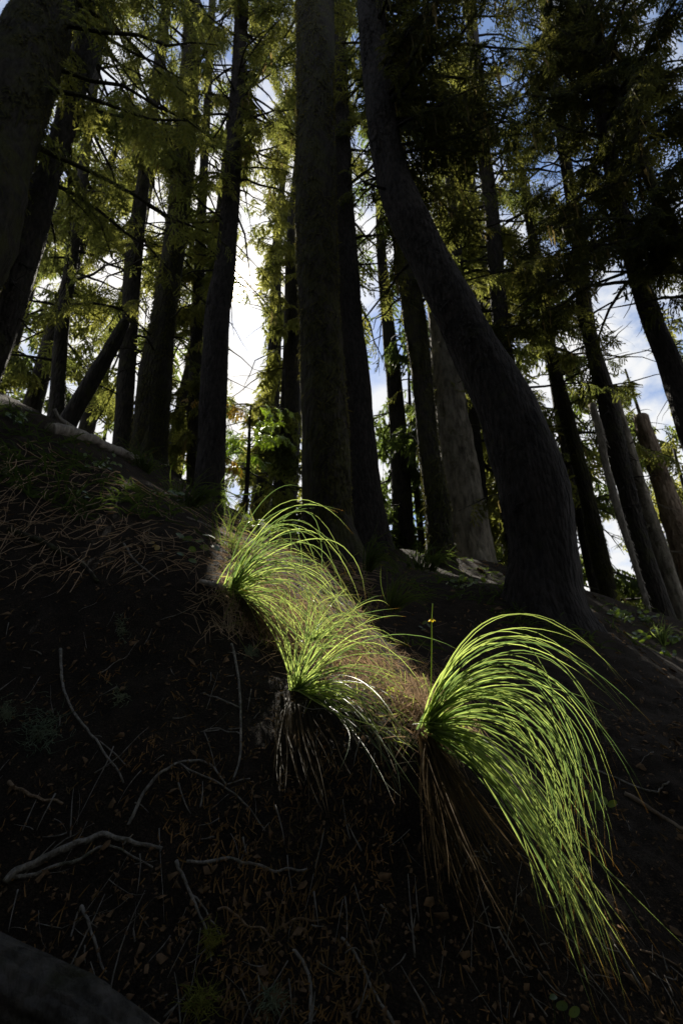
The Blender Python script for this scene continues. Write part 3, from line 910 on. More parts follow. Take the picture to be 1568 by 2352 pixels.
for q, (u, Yd, H, lab) in enumerate(FAR):
    rng = np.random.default_rng(500 + q)
    d = pdir(np.array(float(u)), np.array(1000.0))
    P0 = d * (Yd / d[1])
    zb = float(_raw(np.array([P0[0]]), np.array([P0[1]]))[0])
    base = np.array([P0[0], Yd, zb])
    root = thing('conifer_tree', lab, 'tree', base, 'conifers beyond the crest')
    z = np.linspace(-0.6, H, 26)
    C = np.stack([0.12 * np.sin(z * .35 + q), 0 * z, z], -1)
    Rz = 0.30 * (H / 26) * (1 - z / (H * 1.03)) + 0.03
    V, F, caps = tube(C, Rz, 10, bark_disp(600 + q, .06))
    obj('trunk', mesh('trunk', V, [F, caps], M['bark']), root)
    leaf, wood = Acc(), Acc()
    nb = int(H * (3.1 if H > 10 else 4.5))
    for k in range(nb):
        f = (k + rng.random()) / nb
        zc = min(1.5, .1 * H) + (H - 1.8) * f
        L = (min(2.9, .19 * H + .3) * (1 - f) ** 0.75 + 0.3) * rng.uniform(.6, 1.15)
        Q, Rb = make_branch(np.array([np.interp(zc, z, C[:, 0]), 0, zc]), rng.uniform(0, 2 * PI), L, rng.uniform(-.25, .2), rng.uniform(.3, .8), .012 + .009 * L, rng)
        wood.add(*tube(Q, Rb, 4))
        B, Dn, sz = branch_sprays(Q, int(5 + 7.0 * L), .66, rng)
        km = keep_mask(base + B + .5 * sz[:, None] * Dn / np.linalg.norm(Dn, axis=1)[:, None], sz, rng)
        place_sprays(leaf, SPR_FAR, B[km], Dn[km], sz[km], rng)
    b = obj('branches', wood.build('branches', M['bark']), root)
    b['kind'] = 'stuff'
    if leaf.n:
        b = obj('foliage', leaf.build('foliage', M['needle' if q % 3 else 'needle_cool'], False), root)
        b['kind'] = 'stuff'

# same forest behind and beside the viewer, unseen, added to block sky light
rng = np.random.default_rng(900)
leaf_, wood_ = Acc(), Acc()
for q in range(17):
    a = rng.uniform(0.62 * PI, 1.42 * PI) if q < 13 else rng.choice([-1, 1]) * rng.uniform(.36 * PI, .6 * PI)
    r = rng.uniform(3.2, 15)
    x, y = r * math.sin(a), r * math.cos(a)
    zb = float(_raw(np.array([x]), np.array([y]))[0])
    H = rng.uniform(16, 26)
    z = np.linspace(-.5, H, 10)
    C = np.stack([x + 0 * z, y + 0 * z, zb + z], -1)
    wood_.add(*tube(C, .30 * (1 - z / (H * 1.05)) + .02, 8))
    nb = int(H * 2.6)
    for k in range(nb):
        f = (k + rng.random()) / nb
        L = (3.0 * (1 - f) ** .7 + .4) * rng.uniform(.6, 1.1)
        Q, Rb = make_branch(np.array([x, y, zb + .8 + (H - 1) * f]), rng.uniform(0, 2 * PI), L, rng.uniform(-.25, .2), .5, .02, rng)
        B, Dn, sz = branch_sprays(Q, int(3 + 3 * L), 1.0, rng)
        m_ = np.linalg.norm(B, axis=1) > 1.6
        u_, v_, D_ = proj(B)
        mg = 250 + 1.6 * FPX / np.maximum(D_, .2)
        m_ &= ~((D_ > -1.2) & (u_ > -mg) & (u_ < 1568 + mg) & (v_ > -mg) & (v_ < 2352 + mg))
        place_sprays(leaf_, SPR_WIDE, B[m_], Dn[m_], sz[m_], rng)
tag(obj('surrounding_forest', leaf_.build('surrounding_forest', M['needle_cool'], False)), 'dense unseen conifer forest behind and beside the viewer, added for shade', kind='stuff')
tag(obj('surrounding_trunks', wood_.build('surrounding_trunks', M['bark'])), 'trunks of the unseen forest added behind and beside the viewer', kind='stuff')

# ------------------------------------------------------------------ beargrass
def bez(c, n):
    t = np.linspace(0, 1, n)[:, None]
    a, b, d, e = [np.asarray(x, float) for x in c]
    return a * (1 - t) ** 3 + 3 * b * t * (1 - t) ** 2 + 3 * d * t * t * (1 - t) + e * t ** 3


def blade_mesh(P, w0, w1, m, name='blade', roll=0.0, origin=None):
    """a keeled ribbon along P"""
    n = len(P)
    T, A, B = frames(P)
    view = P / (np.linalg.norm(P, axis=1)[:, None] + 1e-9)
    A = np.cross(T, view)
    A /= np.linalg.norm(A, axis=1)[:, None] + 1e-9
    B = np.cross(T, A)
    A, B = A * math.cos(roll) + B * math.sin(roll), B * math.cos(roll) - A * math.sin(roll)
    t = np.linspace(0, 1, n)
    w = (w0 + (w1 - w0) * t) * np.clip((1 - t) * 8, 0.15, 1)
    V = np.stack([P - A * w[:, None] + B * w[:, None] * .5, P, P + A * w[:, None] + B * w[:, None] * .5], 1).reshape(-1, 3)
    q = np.arange(n - 1) * 3
    F = np.vstack([np.stack([q, q + 1, q + 4, q + 3], -1), np.stack([q + 1, q + 2, q + 5, q + 4], -1)])
    if origin is not None:
        V = V - origin
    return V, F, np.repeat(t, 3)


def guided(guides, k, rng, jit):
    """a cubic picked between two neighbouring guide curves; each guide is four (u, v, D)"""
    g = np.array(guides, float)
    x = k * (len(g) - 1)
    i = min(int(x), len(g) - 2)
    c = g[i] * (1 - (x - i)) + g[i + 1] * (x - i)
    e = rng.normal(0, 1, (4, 3)) * np.array([[.18, .18, .006], [.45, .45, .03], [1, 1, .06], [1.3, 1.3, .09]]) * np.array([jit, jit, 1.0])
    return c + e


def clump(label, base, guides, n, m, w, seed, jit=26, short=0.25, thatch=None, nth=0, cat='grass clump', group='beargrass clumps on the edge of the bank', name='beargrass_clump', seg=18):
    rng = np.random.default_rng(seed)
    o = px(*base)
    root = thing(name, label, cat, o, group)
    for q in range(n):
        c = guided(guides, rng.beta(1.5, 0.95), rng, jit if rng.random() < .82 else jit * 2.4)
        cut = 1.0 if rng.random() > short else rng.uniform(.45, .9)
        c3 = np.array([px(*p) for p in c])
        P = bez(c3, 40)[: int(40 * cut)]
        P = P[np.linspace(0, len(P) - 1, seg).astype(int)]
        g = gh(P[:, 0], P[:, 1]) + 0.006
        P[3:, 2] = np.maximum(P[3:, 2], g[3:])
        V, F, t = blade_mesh(P, w * rng.uniform(.75, 1.2), w * .30, None, roll=rng.uniform(-1.0, 1.0), origin=o)
        obj('blade', mesh('blade', V, [F], M[m], True, {'t': t * cut}), root)
    if thatch:
        acc = Acc()
        for q in range(nth):
            c = guided(thatch, rng.random(), rng, jit)
            P = bez(np.array([px(*p) for p in c]), 40)[: int(40 * rng.uniform(.5, 1))]
            P = P[np.linspace(0, len(P) - 1, 10).astype(int)]
            P[2:, 2] = np.maximum(P[2:, 2], gh(P[2:, 0], P[2:, 1]) + 0.006)
            V, F, t = blade_mesh(P, w * .8, w * .35, None, roll=rng.uniform(-1.2, 1.2), origin=o)
            acc.add(V, F, t=t * 0)
        b = obj('dead_thatch', acc.build('dead_thatch', M['straw']), root)
        b['kind'] = 'stuff'
    return root


G3 = [[(980, 1660, 1.43), (1000, 1540, 1.42), (1060, 1440, 1.45), (1240, 1372, 1.5)],
      [(980, 1660, 1.43), (1010, 1470, 1.42), (1200, 1300, 1.45), (1440, 1640, 1.42)],
      [(982, 1662, 1.43), (1030, 1500, 1.42), (1280, 1380, 1.42), (1390, 1760, 1.36)],
      [(984, 1664, 1.43), (1050, 1520, 1.40), (1330, 1440, 1.38), (1370, 1880, 1.30)],
      [(984, 1666, 1.43), (1070, 1540, 1.38), (1340, 1520, 1.34), (1330, 1960, 1.24)],
      [(984, 1668, 1.43), (1090, 1580, 1.38), (1330, 1600, 1.32), (1330, 2040, 1.18)],
      [(986, 1672, 1.43), (1120, 1620, 1.36), (1280, 1700, 1.28), (1310, 2080, 1.14)],
      [(988, 1680, 1.42), (1120, 1660, 1.34), (1260, 1790, 1.24), (1370, 2190, 1.04)],
      [(990, 1684, 1.42), (1110, 1700, 1.34), (1230, 1850, 1.22), (1440, 2270, .97)],
      [(990, 1688, 1.42), (1080, 1730, 1.34), (1180, 1840, 1.24), (1330, 2080, 1.08)]]
D3 = [[(985, 1690, 1.42), (1040, 1780, 1.36), (1150, 1900, 1.22), (1290, 2100, 1.06)],
      [(982, 1690, 1.42), (1020, 1790, 1.34), (1080, 1950, 1.16), (1200, 2260, .94)],
      [(978, 1690, 1.42), (990, 1790, 1.34), (1020, 1900, 1.18), (1100, 2180, .98)],
      [(974, 1690, 1.42), (974, 1790, 1.34), (980, 1900, 1.2), (1010, 2080, 1.06)]]
clump('largest beargrass clump, arching right and hanging down the bank at the lower right', (984, 1672, 1.43), G3, 150, 'grass', .0021, 71, jit=34, short=.15, thatch=D3, nth=130)
G2 = [[(672, 1585, 1.83), (660, 1500, 1.83), (640, 1450, 1.83), (625, 1400, 1.85)],
      [(675, 1585, 1.83), (685, 1500, 1.83), (690, 1440, 1.83), (705, 1380, 1.86)],
      [(678, 1585, 1.83), (710, 1500, 1.83), (750, 1420, 1.84), (800, 1400, 1.88)],
      [(680, 1587, 1.83), (730, 1520, 1.80), (850, 1380, 1.80), (960, 1500, 1.75)],
      [(682, 1590, 1.83), (740, 1540, 1.78), (850, 1500, 1.70), (900, 1640, 1.52)],
      [(684, 1594, 1.82), (750, 1560, 1.76), (880, 1590, 1.58), (960, 1780, 1.28)],
      [(684, 1598, 1.82), (760, 1590, 1.74), (860, 1680, 1.46), (950, 1840, 1.24)],
      [(684, 1600, 1.82), (740, 1610, 1.74), (820, 1690, 1.46), (910, 1840, 1.24)]]
D2 = [[(690, 1605, 1.8), (740, 1650, 1.66), (800, 1750, 1.42), (840, 1870, 1.26)],
      [(680, 1605, 1.8), (700, 1670, 1.64), (730, 1780, 1.40), (745, 1920, 1.22)],
      [(670, 1605, 1.8), (670, 1670, 1.64), (690, 1780, 1.40), (710, 1900, 1.24)],
      [(660, 1600, 1.8), (635, 1660, 1.66), (620, 1740, 1.44), (625, 1840, 1.30)]]
clump('spiky beargrass clump in the middle with straight upright blades', (680, 1592, 1.83), G2, 105, 'grass', .0024, 72, jit=30, short=.45, thatch=D2, nth=115)
G1 = [[(530, 1358, 2.3), (545, 1250, 2.3), (610, 1150, 2.32), (750, 1132, 2.4)],
      [(530, 1358, 2.3), (560, 1220, 2.3), (700, 1080, 2.32), (790, 1290, 2.3)],
      [(532, 1358, 2.3), (570, 1240, 2.28), (740, 1120, 2.28), (795, 1400, 2.2)],
      [(534, 1360, 2.3), (580, 1260, 2.26), (740, 1200, 2.24), (790, 1440, 2.1)],
      [(536, 1360, 2.3), (600, 1270, 2.26), (720, 1240, 2.2), (770, 1440, 2.06)],
      [(538, 1362, 2.3), (620, 1300, 2.24), (720, 1310, 2.16), (760, 1470, 2.02)],
      [(540, 1366, 2.3), (600, 1350, 2.22), (670, 1380, 2.14), (720, 1480, 2.02)],
      [(544, 1372, 2.3), (590, 1380, 2.22), (640, 1430, 2.12), (680, 1510, 2.0)]]
clump('upper beargrass clump arching over on the left, just below the big middle trunk', (536, 1366, 2.3), G1, 105, 'grass', .0025, 73, jit=34, short=.35,
      thatch=[[(548, 1372, 2.28), (590, 1400, 2.2), (640, 1460, 2.1), (690, 1520, 2.0)], [(545, 1374, 2.28), (570, 1400, 2.2), (590, 1450, 2.12), (610, 1500, 2.06)]], nth=90)
# tangled small clump between the upper and the middle one
G4 = [[(700, 1470, 2.15), (680, 1430, 2.15), (640, 1400, 2.15), (590, 1400, 2.16)],
      [(705, 1470, 2.15), (700, 1410, 2.15), (700, 1370, 2.16), (690, 1330, 2.18)],
      [(710, 1470, 2.15), (730, 1420, 2.15), (760, 1370, 2.16), (810, 1340, 2.2)],
      [(715, 1470, 2.15), (750, 1430, 2.14), (800, 1400, 2.14), (840, 1420, 2.14)],
      [(715, 1474, 2.15), (770, 1470, 2.1), (840, 1480, 2.04), (900, 1540, 1.94)]]
clump('small tangled grass clump caught between the upper and the middle beargrass', (708, 1472, 2.15), G4, 40, 'grass', .0022, 74, jit=34, short=.4)
clump('thin upright grass stems left of the upper beargrass', (512, 1300, 3.4),
      [[(480, 1300, 3.4), (478, 1260, 3.4), (470, 1220, 3.4), (455, 1190, 3.4)], [(505, 1302, 3.4), (508, 1250, 3.4), (512, 1210, 3.4), (520, 1165, 3.4)], [(520, 1302, 3.3), (530, 1250, 3.3), (545, 1210, 3.3), (560, 1180, 3.3)], [(525, 1304, 3.3), (550, 1270, 3.3), (580, 1250, 3.3), (600, 1270, 3.2)]],
      60, 'grass_dim', .003, 70, jit=26, group='dim grass clumps further back')
# dim clumps further back
clump('dim grass clump against the foot of the big middle trunk', (845, 1310, 4.6),
      [[(840, 1310, 4.6), (838, 1270, 4.6), (842, 1235, 4.6), (856, 1215, 4.6)], [(845, 1310, 4.6), (850, 1250, 4.6), (880, 1240, 4.6), (900, 1290, 4.5)], [(850, 1312, 4.6), (870, 1280, 4.6), (900, 1290, 4.5), (920, 1330, 4.4)]],
      60, 'grass_dim', .0045, 75, jit=12, group='dim grass clumps further back')
clump('dim grass clump on the dark slope right of the upper beargrass', (905, 1400, 3.3),
      [[(890, 1400, 3.3), (885, 1370, 3.3), (880, 1340, 3.3), (870, 1320, 3.3)], [(900, 1400, 3.3), (905, 1350, 3.3), (925, 1320, 3.3), (950, 1325, 3.3)], [(910, 1402, 3.3), (940, 1370, 3.3), (970, 1370, 3.3), (1010, 1400, 3.2)]],
      60, 'grass_dim', .003, 76, jit=14, group='dim grass clumps further back')
clump('dim low grass clump at the foot of the sun edged trunk', (430, 1165, 5.4),
      [[(400, 1165, 5.4), (380, 1120, 5.4), (350, 1090, 5.4), (300, 1085, 5.4)], [(430, 1165, 5.4), (430, 1120, 5.4), (450, 1090, 5.4), (470, 1120, 5.4)], [(450, 1165, 5.4), (480, 1130, 5.4), (520, 1130, 5.4), (540, 1170, 5.4)]],
      70, 'grass_dim', .005, 77, jit=22, group='dim grass clumps further back')
clump('dim grass clump drooping below the grey fallen log on the left', (330, 1090, 6.2),
      [[(300, 1090, 6.2), (300, 1060, 6.2), (320, 1040, 6.2), (350, 1060, 6.1)], [(330, 1092, 6.2), (330, 1050, 6.2), (310, 1020, 6.2), (260, 1020, 6.2)], [(340, 1092, 6.2), (350, 1060, 6.2), (380, 1060, 6.2), (390, 1100, 6.1)]],
      60, 'grass_dim', .005, 78, jit=16, group='dim grass clumps further back')
clump('dim grass clump at the foot of the dark trunk under the bend', (965, 1306, 6.6),
      [[(930, 1304, 6.6), (925, 1285, 6.6), (915, 1270, 6.6), (900, 1268, 6.6)], [(960, 1306, 6.6), (960, 1275, 6.6), (965, 1262, 6.6), (980, 1264, 6.6)], [(1000, 1310, 6.5), (1010, 1280, 6.5), (1025, 1272, 6.5), (1045, 1285, 6.5)]],
      90, 'grass_dim', .006, 69, jit=14, group='dim grass clumps further back')
clump('sunlit grass tuft on the bright slope at the right edge', (1525, 1478, 6.4),
      [[(1520, 1480, 6.4), (1510, 1460, 6.4), (1500, 1445, 6.4), (1490, 1440, 6.4)], [(1525, 1480, 6.4), (1528, 1450, 6.4), (1535, 1440, 6.4), (1545, 1440, 6.4)]],
      40, 'grass', .005, 79, jit=10, group='dim grass clumps further back')

# loose sunlit straw and fine grass along the edge of the bank (nobody could count it)
rng = np.random.default_rng(81)
acc, acg = Acc(), Acc()
edge = np.array([(560, 1380), (640, 1440), (700, 1500), (800, 1540), (880, 1580), (960, 1650), (1010, 1690)], float)
for q in range(2600):
    x = rng.random() * (len(edge) - 1)
    k = int(x)
    c = edge[k] * (1 - x + k) + edge[k + 1] * (x - k) + rng.normal(0, 1, 2) * np.array([46, 40]) + np.array([26, -14])
    P = on_ground([c[0]], [c[1]])[0]
    a, L = rng.uniform(0, 2 * PI), rng.uniform(.03, .12)
    t = np.linspace(-.5, .5, 5)
    bend = rng.normal(0, .25)
    Q = np.stack([P[0] + L * t * math.cos(a) + bend * L * t * t * math.sin(a), P[1] + L * t * math.sin(a), 0 * t], -1)
    Q[:, 2] = gh(Q[:, 0], Q[:, 1]) + rng.uniform(.003, .05) + rng.normal(0, .025) * t * 2
    V, F, tt = blade_mesh(Q, .0015, .0008, None, roll=rng.uniform(-1, 1))
    (acc if rng.random() < .8 else acg).add(V, F, t=tt * 0)
for q in range(2200):
    u, v = rng.uniform(430, 860), rng.uniform(1190, 1470)
    if (u < 505 and (v < 1250 or rng.random() < .8)) or v < 1195 + (u - 520) * .35:
        continue
    P = on_ground([u], [v])[0]
    k = proj(P)[2] / 2.2
    a, L = rng.uniform(0, 2 * PI), rng.uniform(.04, .14) * k
    t = np.linspace(-.5, .5, 5)
    Q = np.stack([P[0] + L * t * math.cos(a), P[1] + L * t * math.sin(a), 0 * t], -1)
    up_ = rng.random() < .16 and u > 520
    Q[:, 2] = gh(Q[:, 0], Q[:, 1]) + rng.uniform(.003, .03) * k + (rng.uniform(.2, 1.0) * L * (t + .5) if up_ else 0)
    V, F, tt = blade_mesh(Q, .0013 * k, .0008 * k, None, roll=rng.uniform(-1, 1))
    (acg if up_ else acc).add(V, F, t=tt * 0)
for q in range(850):
    hill = q < 480
    u, v = (rng.uniform(-40, 540), rng.uniform(1030, 1345)) if hill else (0, 0)
    if hill:
        if v < 1000 + max(0, u) * .38:
            continue
    else:
        x = rng.random() * (len(edge) - 1)
        k = int(x)
        u, v = edge[k] * (1 - x + k) + edge[k + 1] * (x - k) + rng.normal(0, 1, 2) * np.array([40, 34]) + np.array([22, -10])
    P = on_ground([u], [v])[0]
    k = max(1.0, proj(P)[2] / 2.4)
    a, L = rng.uniform(0, 2 * PI), rng.uniform(.05, .15) * k
    t = np.linspace(-.5, .5, 6)
    bend = rng.normal(0, .5)
    Q = np.stack([P[0] + L * t * math.cos(a) + bend * L * t * t * math.sin(a), P[1] + L * t * math.sin(a) - bend * L * t * t * math.cos(a), 0 * t], -1)
    Q[:, 2] = gh(Q[:, 0], Q[:, 1]) + rng.uniform(.006, .05) * k + rng.normal(0, .02) * t
    V, F, tt = blade_mesh(Q, .0021 * k * rng.uniform(.5, 1.1), .0011 * k, None, roll=rng.uniform(-1, 1))
    acc.add(V, F, t=tt * 0)
tag(obj('dry_straw', acc.build('dry_straw', M['dry'])), 'pale dry straw matted along the sunlit edge of the bank', kind='stuff')
tag(obj('fine_grass', acg.build('fine_grass', M['grass_fine'])), 'fine green grass mixed into the straw on the bank edge', kind='stuff')

# ------------------------------------------------------------------ needle litter and twigs on the bank
rng = np.random.default_rng(90)
acc, act = Acc(), Acc()
n = 9000
uu, vv = rng.uniform(-60, 1630, n), 1000 + 1380 * rng.random(n) ** 0.75
PP = on_ground(uu, vv)
patch = fbm(PP[:, 0] * 3.1, PP[:, 1] * 3.1, PP[:, 0] * 0, 44, 3)
for q in range(n):
    if patch[q] < 0.06 and rng.random() < .88:
        continue
    P = PP[q]
    kd = max(1.0, math.hypot(P[0], P[1]) / 1.7)
    a, L = rng.uniform(0, 2 * PI), rng.uniform(.006, .024) * kd
    t = np.linspace(-.5, .5, 3)
    Q = np.stack([P[0] + L * t * math.cos(a) + .2 * L * t * t, P[1] + L * t * math.sin(a), 0 * t], -1)
    Q[:, 2] = gh(Q[:, 0], Q[:, 1]) + rng.uniform(.001, .008) + rng.normal(0, .004) * t
    V, F, tt = blade_mesh(Q, .0015 * kd, .0009 * kd, None, roll=rng.uniform(-1, 1))
    acc.add(V, F, t=tt * 0)
for q in range(420):
    u, v = rng.uniform(-60, 1630), 1000 + 1380 * rng.random() ** .8
    P = on_ground([u], [v])[0]
    a, L = rng.uniform(0, 2 * PI), rng.uniform(.02, .06) if rng.random() < .85 else rng.uniform(.06, .14)
    t = np.linspace(-.5, .5, 6)
    b = rng.normal(0, .16)
    Q = np.stack([P[0] + L * t * math.cos(a) + b * L * t * t * math.sin(a), P[1] + L * t * math.sin(a) - b * L * t * t * math.cos(a), 0 * t], -1)
    Q[:, 2] = gh(Q[:, 0], Q[:, 1]) + rng.uniform(.001, .012)
    act.add(*tube(Q, rng.uniform(.0004, .0022) * (1.1 - .7 * (t + .5)), 4))
deb = Acc()
for q in range(4200):
    u, v = rng.uniform(-60, 1630), 1000 + 1380 * rng.random() ** .8
    P = on_ground([u], [v])[0]
    kd = max(1.0, math.hypot(P[0], P[1]) / 1.7)
    r_ = rng.uniform(.002, .010) * kd * (2.2 if rng.random() < .06 else 1)
    nm = gnormal(P[0], P[1]) + rng.normal(0, .35, 3)
    nm /= np.linalg.norm(nm)
    t1 = np.cross(nm, rng.normal(0, 1, 3))
    t1 /= np.linalg.norm(t1)
    t2 = np.cross(nm, t1)
    kk = rng.integers(4, 7)
    aa = np.sort(rng.uniform(0, 2 * PI, kk))
    ring = P + nm * (.35 * r_) + r_ * (np.cos(aa)[:, None] * t1 + .6 * np.sin(aa)[:, None] * t2) * rng.uniform(.6, 1.2, kk)[:, None]
    V = np.vstack([P + nm * r_ * .75, ring])
    i_ = np.arange(kk)
    deb.add(V, np.column_stack([0 * i_, 1 + i_, 1 + (i_ + 1) % kk]))
tag(obj('bark_debris', deb.build('bark_debris', M['debris'], False)), 'crumbs of bark and dead leaf bits over the dark bank', kind='stuff')
tag(obj('needle_litter', acc.build('needle_litter', M['litter'])), 'orange brown fallen needles scattered over the dark bank', kind='stuff')
tag(obj('twig_litter', act.build('twig_litter', M['stick'])), 'fine grey twigs scattered over the dark bank', kind='stuff')

acc = Acc()
for q in range(3800):
    u, v = rng.uniform(-40, 1610), 930 + 560 * rng.random()
    if v > 1200 + max(0, (u - 520)) * .45 and u < 860:
        continue
    D = float(gdepth([u], [v])[0])
    if not (2.6 < D < 12):
        continue
    P = pdir(np.array(u), np.array(v)) * D
    P[2] = gh(P[0], P[1])
    if fbm(np.array(P[0] * 1.3), np.array(P[1] * 1.3), np.array(0.), 66, 2) < -.05:
        continue
    for w in range(3):
        a, L = rng.uniform(0, 2 * PI), rng.uniform(.05, .20)
        e = rng.uniform(.2, 1.3)
        t = np.linspace(0, 1, 5)
        Q = P + L * np.stack([t * math.cos(a) * math.cos(e), t * math.sin(a) * math.cos(e), t * math.sin(e) - .5 * t * t], -1)
        Q[:, 2] = np.maximum(Q[:, 2], gh(Q[:, 0], Q[:, 1]) + .004)
        V, F, tt = blade_mesh(Q, rng.uniform(.002, .008), .002, None, roll=rng.uniform(-1, 1))
        acc.add(V, F, t=tt * 0)
tag(obj('ground_cover', acc.build('ground_cover', M['grass_dim'])), 'low shaded green ground cover on the slope below the trees', kind='stuff')

# ------------------------------------------------------------------ fallen branches (picked out one by one)
def stick(label, pts, w0, w1, m='stick', forks=(), name='fallen_branch', cat='branch', lift=0.5, seg=7, group='fallen sticks on the bank', bow=0.0, fixed=()):
    pts = np.array(pts, float)
    n = max(12, 5 * len(pts))
    uv = spline(pts, n)
    P = on_ground(uv[:, 0], uv[:, 1])
    D = proj(P)[2]
    w = np.linspace(w0, w1, n) / 2 / FPX * D
    for _ in range(3):
        P[1:-1] = (P[:-2] + 2 * P[1:-1] + P[2:]) / 4
    P[:, 2] = np.maximum(P[:, 2], gh(P[:, 0], P[:, 1])) + w * lift + bow * np.sin(np.linspace(0, PI, n))
    root = thing(name, label, cat, P[0], group)
    V, F, caps = tube(P, w, seg, lambda th, s, R: .35 * fbm(np.cos(th) * 1.2, np.sin(th) * 1.2, s * 40, int(pts[0, 0]) + 3, 3))
    obj('stem', mesh('stem', V - P[0], [F, caps], M[m]), root)
    for f, fw0, fw1 in forks:
        f = np.array(f, float)
        uv2 = spline(f, 14)
        Q = on_ground(uv2[:, 0], uv2[:, 1])
        w2 = np.linspace(fw0, fw1, 14) / 2 / FPX * proj(Q)[2]
        Q[1:-1] = (Q[:-2] + 2 * Q[1:-1] + Q[2:]) / 4
        Q[:, 2] = np.maximum(Q[:, 2], gh(Q[:, 0], Q[:, 1])) + w2 * lift
        Q[0] = P[np.argmin(((P - Q[0]) ** 2).sum(1))]
        V, F, caps = tube(Q, w2, 6)
        obj('twig', mesh('twig', V - P[0], [F, caps], M[m]), root)
    for f, fw0, fw1 in fixed:
        Q = spline(np.array([px(*p) for p in f]), 14)
        V, F, caps = tube(Q, np.linspace(fw0, fw1, 14) / 2 / FPX * proj(Q)[2], 8, lambda th, s, R: .3 * fbm(np.cos(th), np.sin(th), s * 12, 8, 3))
        obj('stub', mesh('stub', V - P[0], [F, caps], M[m]), root)
    return root


stick('thick grey crooked branch arching across the lower left bank', [(14, 2025), (60, 1995), (110, 1975), (155, 1952), (200, 1935), (250, 1927), (310, 1936), (372, 1952)], 22, 9,
      forks=[([(30, 2035), (100, 2005), (170, 1985), (220, 1955), (290, 1952), (350, 2000)], 11, 4)])
stick('thin grey branch lying right of the crooked branch on the lower bank', [(430, 1978), (500, 1976), (560, 1985), (605, 1998), (650, 2003), (705, 2003)], 9, 5)
stick('pale bent twig with an elbow above the crooked branch', [(294, 1898), (330, 1825), (362, 1786), (400, 1758), (440, 1750), (490, 1756)], 8, 6,
      forks=[([(415, 1768), (470, 1778), (515, 1808), (570, 1860), (610, 1905)], 5, 3), ([(515, 1806), (545, 1798), (575, 1790)], 4, 3)])
stick('thin upright twig hanging down the bank left of the middle grass', [(532, 1480), (545, 1540), (552, 1620), (553, 1690), (552, 1740), (535, 1788)], 6, 5,
      forks=[([(455, 1590), (500, 1605), (552, 1628)], 3, 5), ([(455, 1682), (500, 1675), (553, 1683)], 3, 4)])
stick('dark curving root like stick on the left of the bank', [(140, 1490), (142, 1560), (155, 1610), (190, 1665), (230, 1715), (285, 1795)], 7, 5,
      forks=[([(160, 1620), (200, 1680), (250, 1720), (292, 1760)], 4, 3)])
stick('short thick brown stick at the left edge of the bank', [(20, 1803), (60, 1825), (100, 1838), (145, 1845)], 10, 7, 'stick_brown')
stick('pale forked twig below the crooked branch', [(187, 2078), (200, 2115), (212, 2150), (225, 2195), (245, 2235)], 9, 5,
      forks=[([(188, 2078), (172, 2120), (162, 2160)], 5, 4)])
stick('lichen speckled twig dropping down the middle of the lower bank', [(405, 1985), (420, 2020), (440, 2060), (462, 2110), (480, 2160), (486, 2210)], 9, 4,
      forks=[([(436, 2050), (470, 2090), (510, 2150)], 5, 3)])
stick('curved brown twig left of the hanging dead blades', [(500, 2085), (540, 2100), (575, 2130), (620, 2145)], 6, 5, 'stick_brown')
stick('long thin brown twig bowed across the bottom middle', [(610, 2165), (645, 2130), (690, 2115), (740, 2112), (790, 2108)], 5, 4, 'stick_brown')
stick('pale knobbly stick standing on the bottom edge in the middle', [(672, 2178), (690, 2205), (708, 2240), (714, 2290), (712, 2350)], 8, 9)
stick('pale blue grey stick slanting to the bottom edge right of the middle', [(784, 2150), (812, 2190), (834, 2230), (860, 2285), (905, 2350)], 6, 8)
stick('thin pale root running out to the right from the largest clump', [(1284, 1750), (1340, 1762), (1394, 1782), (1450, 1805), (1509, 1826)], 5, 5,
      forks=[([(1509, 1826), (1520, 1808), (1535, 1797)], 5, 4)])
stick('sunlit strip of rotten wood at the lower right edge', [(1434, 1826), (1475, 1848), (1520, 1880), (1575, 1912)], 12, 9, 'wood_brown')
stick('thin straight twig near the right edge low down', [(1470, 2180), (1520, 2205), (1575, 2235)], 5, 4, 'stick_brown')
stick('thin twig slanting over the dim left hillside', [(285, 1250), (310, 1290), (335, 1308), (365, 1335)], 5, 3)
stick('pale long twig on the left hillside above the green leaves', [(430, 1190), (480, 1210), (520, 1235), (560, 1265)], 5, 4)
stick('pale broken stub of wood beside the upper beargrass', [(460, 1340), (490, 1348), (520, 1360)], 13, 16, 'wood_grey', lift=.6)
stick('mossy strip of rotten wood on the dim left hillside', [(20, 1225), (70, 1240), (120, 1262), (165, 1285), (200, 1310), (225, 1340)], 20, 9, 'bark_moss')
# grey fallen log with a root stub on the left, big dark log in the bottom left corner
stick('grey splintered fallen log lying on the crest at the left', [(112, 994), (150, 1000), (190, 1010), (240, 1032), (290, 1052), (330, 1072)], 30, 18, 'wood_grey', name='fallen_log', cat='log', lift=.8, seg=14, group=None,
      fixed=[([(192, 1000, 6.2), (160, 978, 6.05), (138, 962, 6.0), (126, 940, 6.0)], 13, 8), ([(140, 1005, 5.7), (148, 1026, 5.6), (153, 1045, 5.5)], 9, 5)])
lg = [px(-120, 2222, .93), px(40, 2285, .91), (px(190, 2358, .88)), px(330, 2452, .85)]
lg = spline(np.array(lg), 110)
root = thing('fallen_log', 'large smooth grey log crossing the bottom left corner', 'log', lg[0])
V, F, caps = tube(lg, np.linspace(.066, .050, 110), 72, lambda th, s, R: .16 * fbm(np.cos(th) * 3.5, np.sin(th) * 3.5, s * 4, 5, 5, .6) - .05 * (fbm(np.cos(th) * 7, np.sin(th) * 7, s * 2.5, 15, 2) > .22))
obj('log_body', mesh('log_body', V - lg[0], [F, caps], M['log']), root)


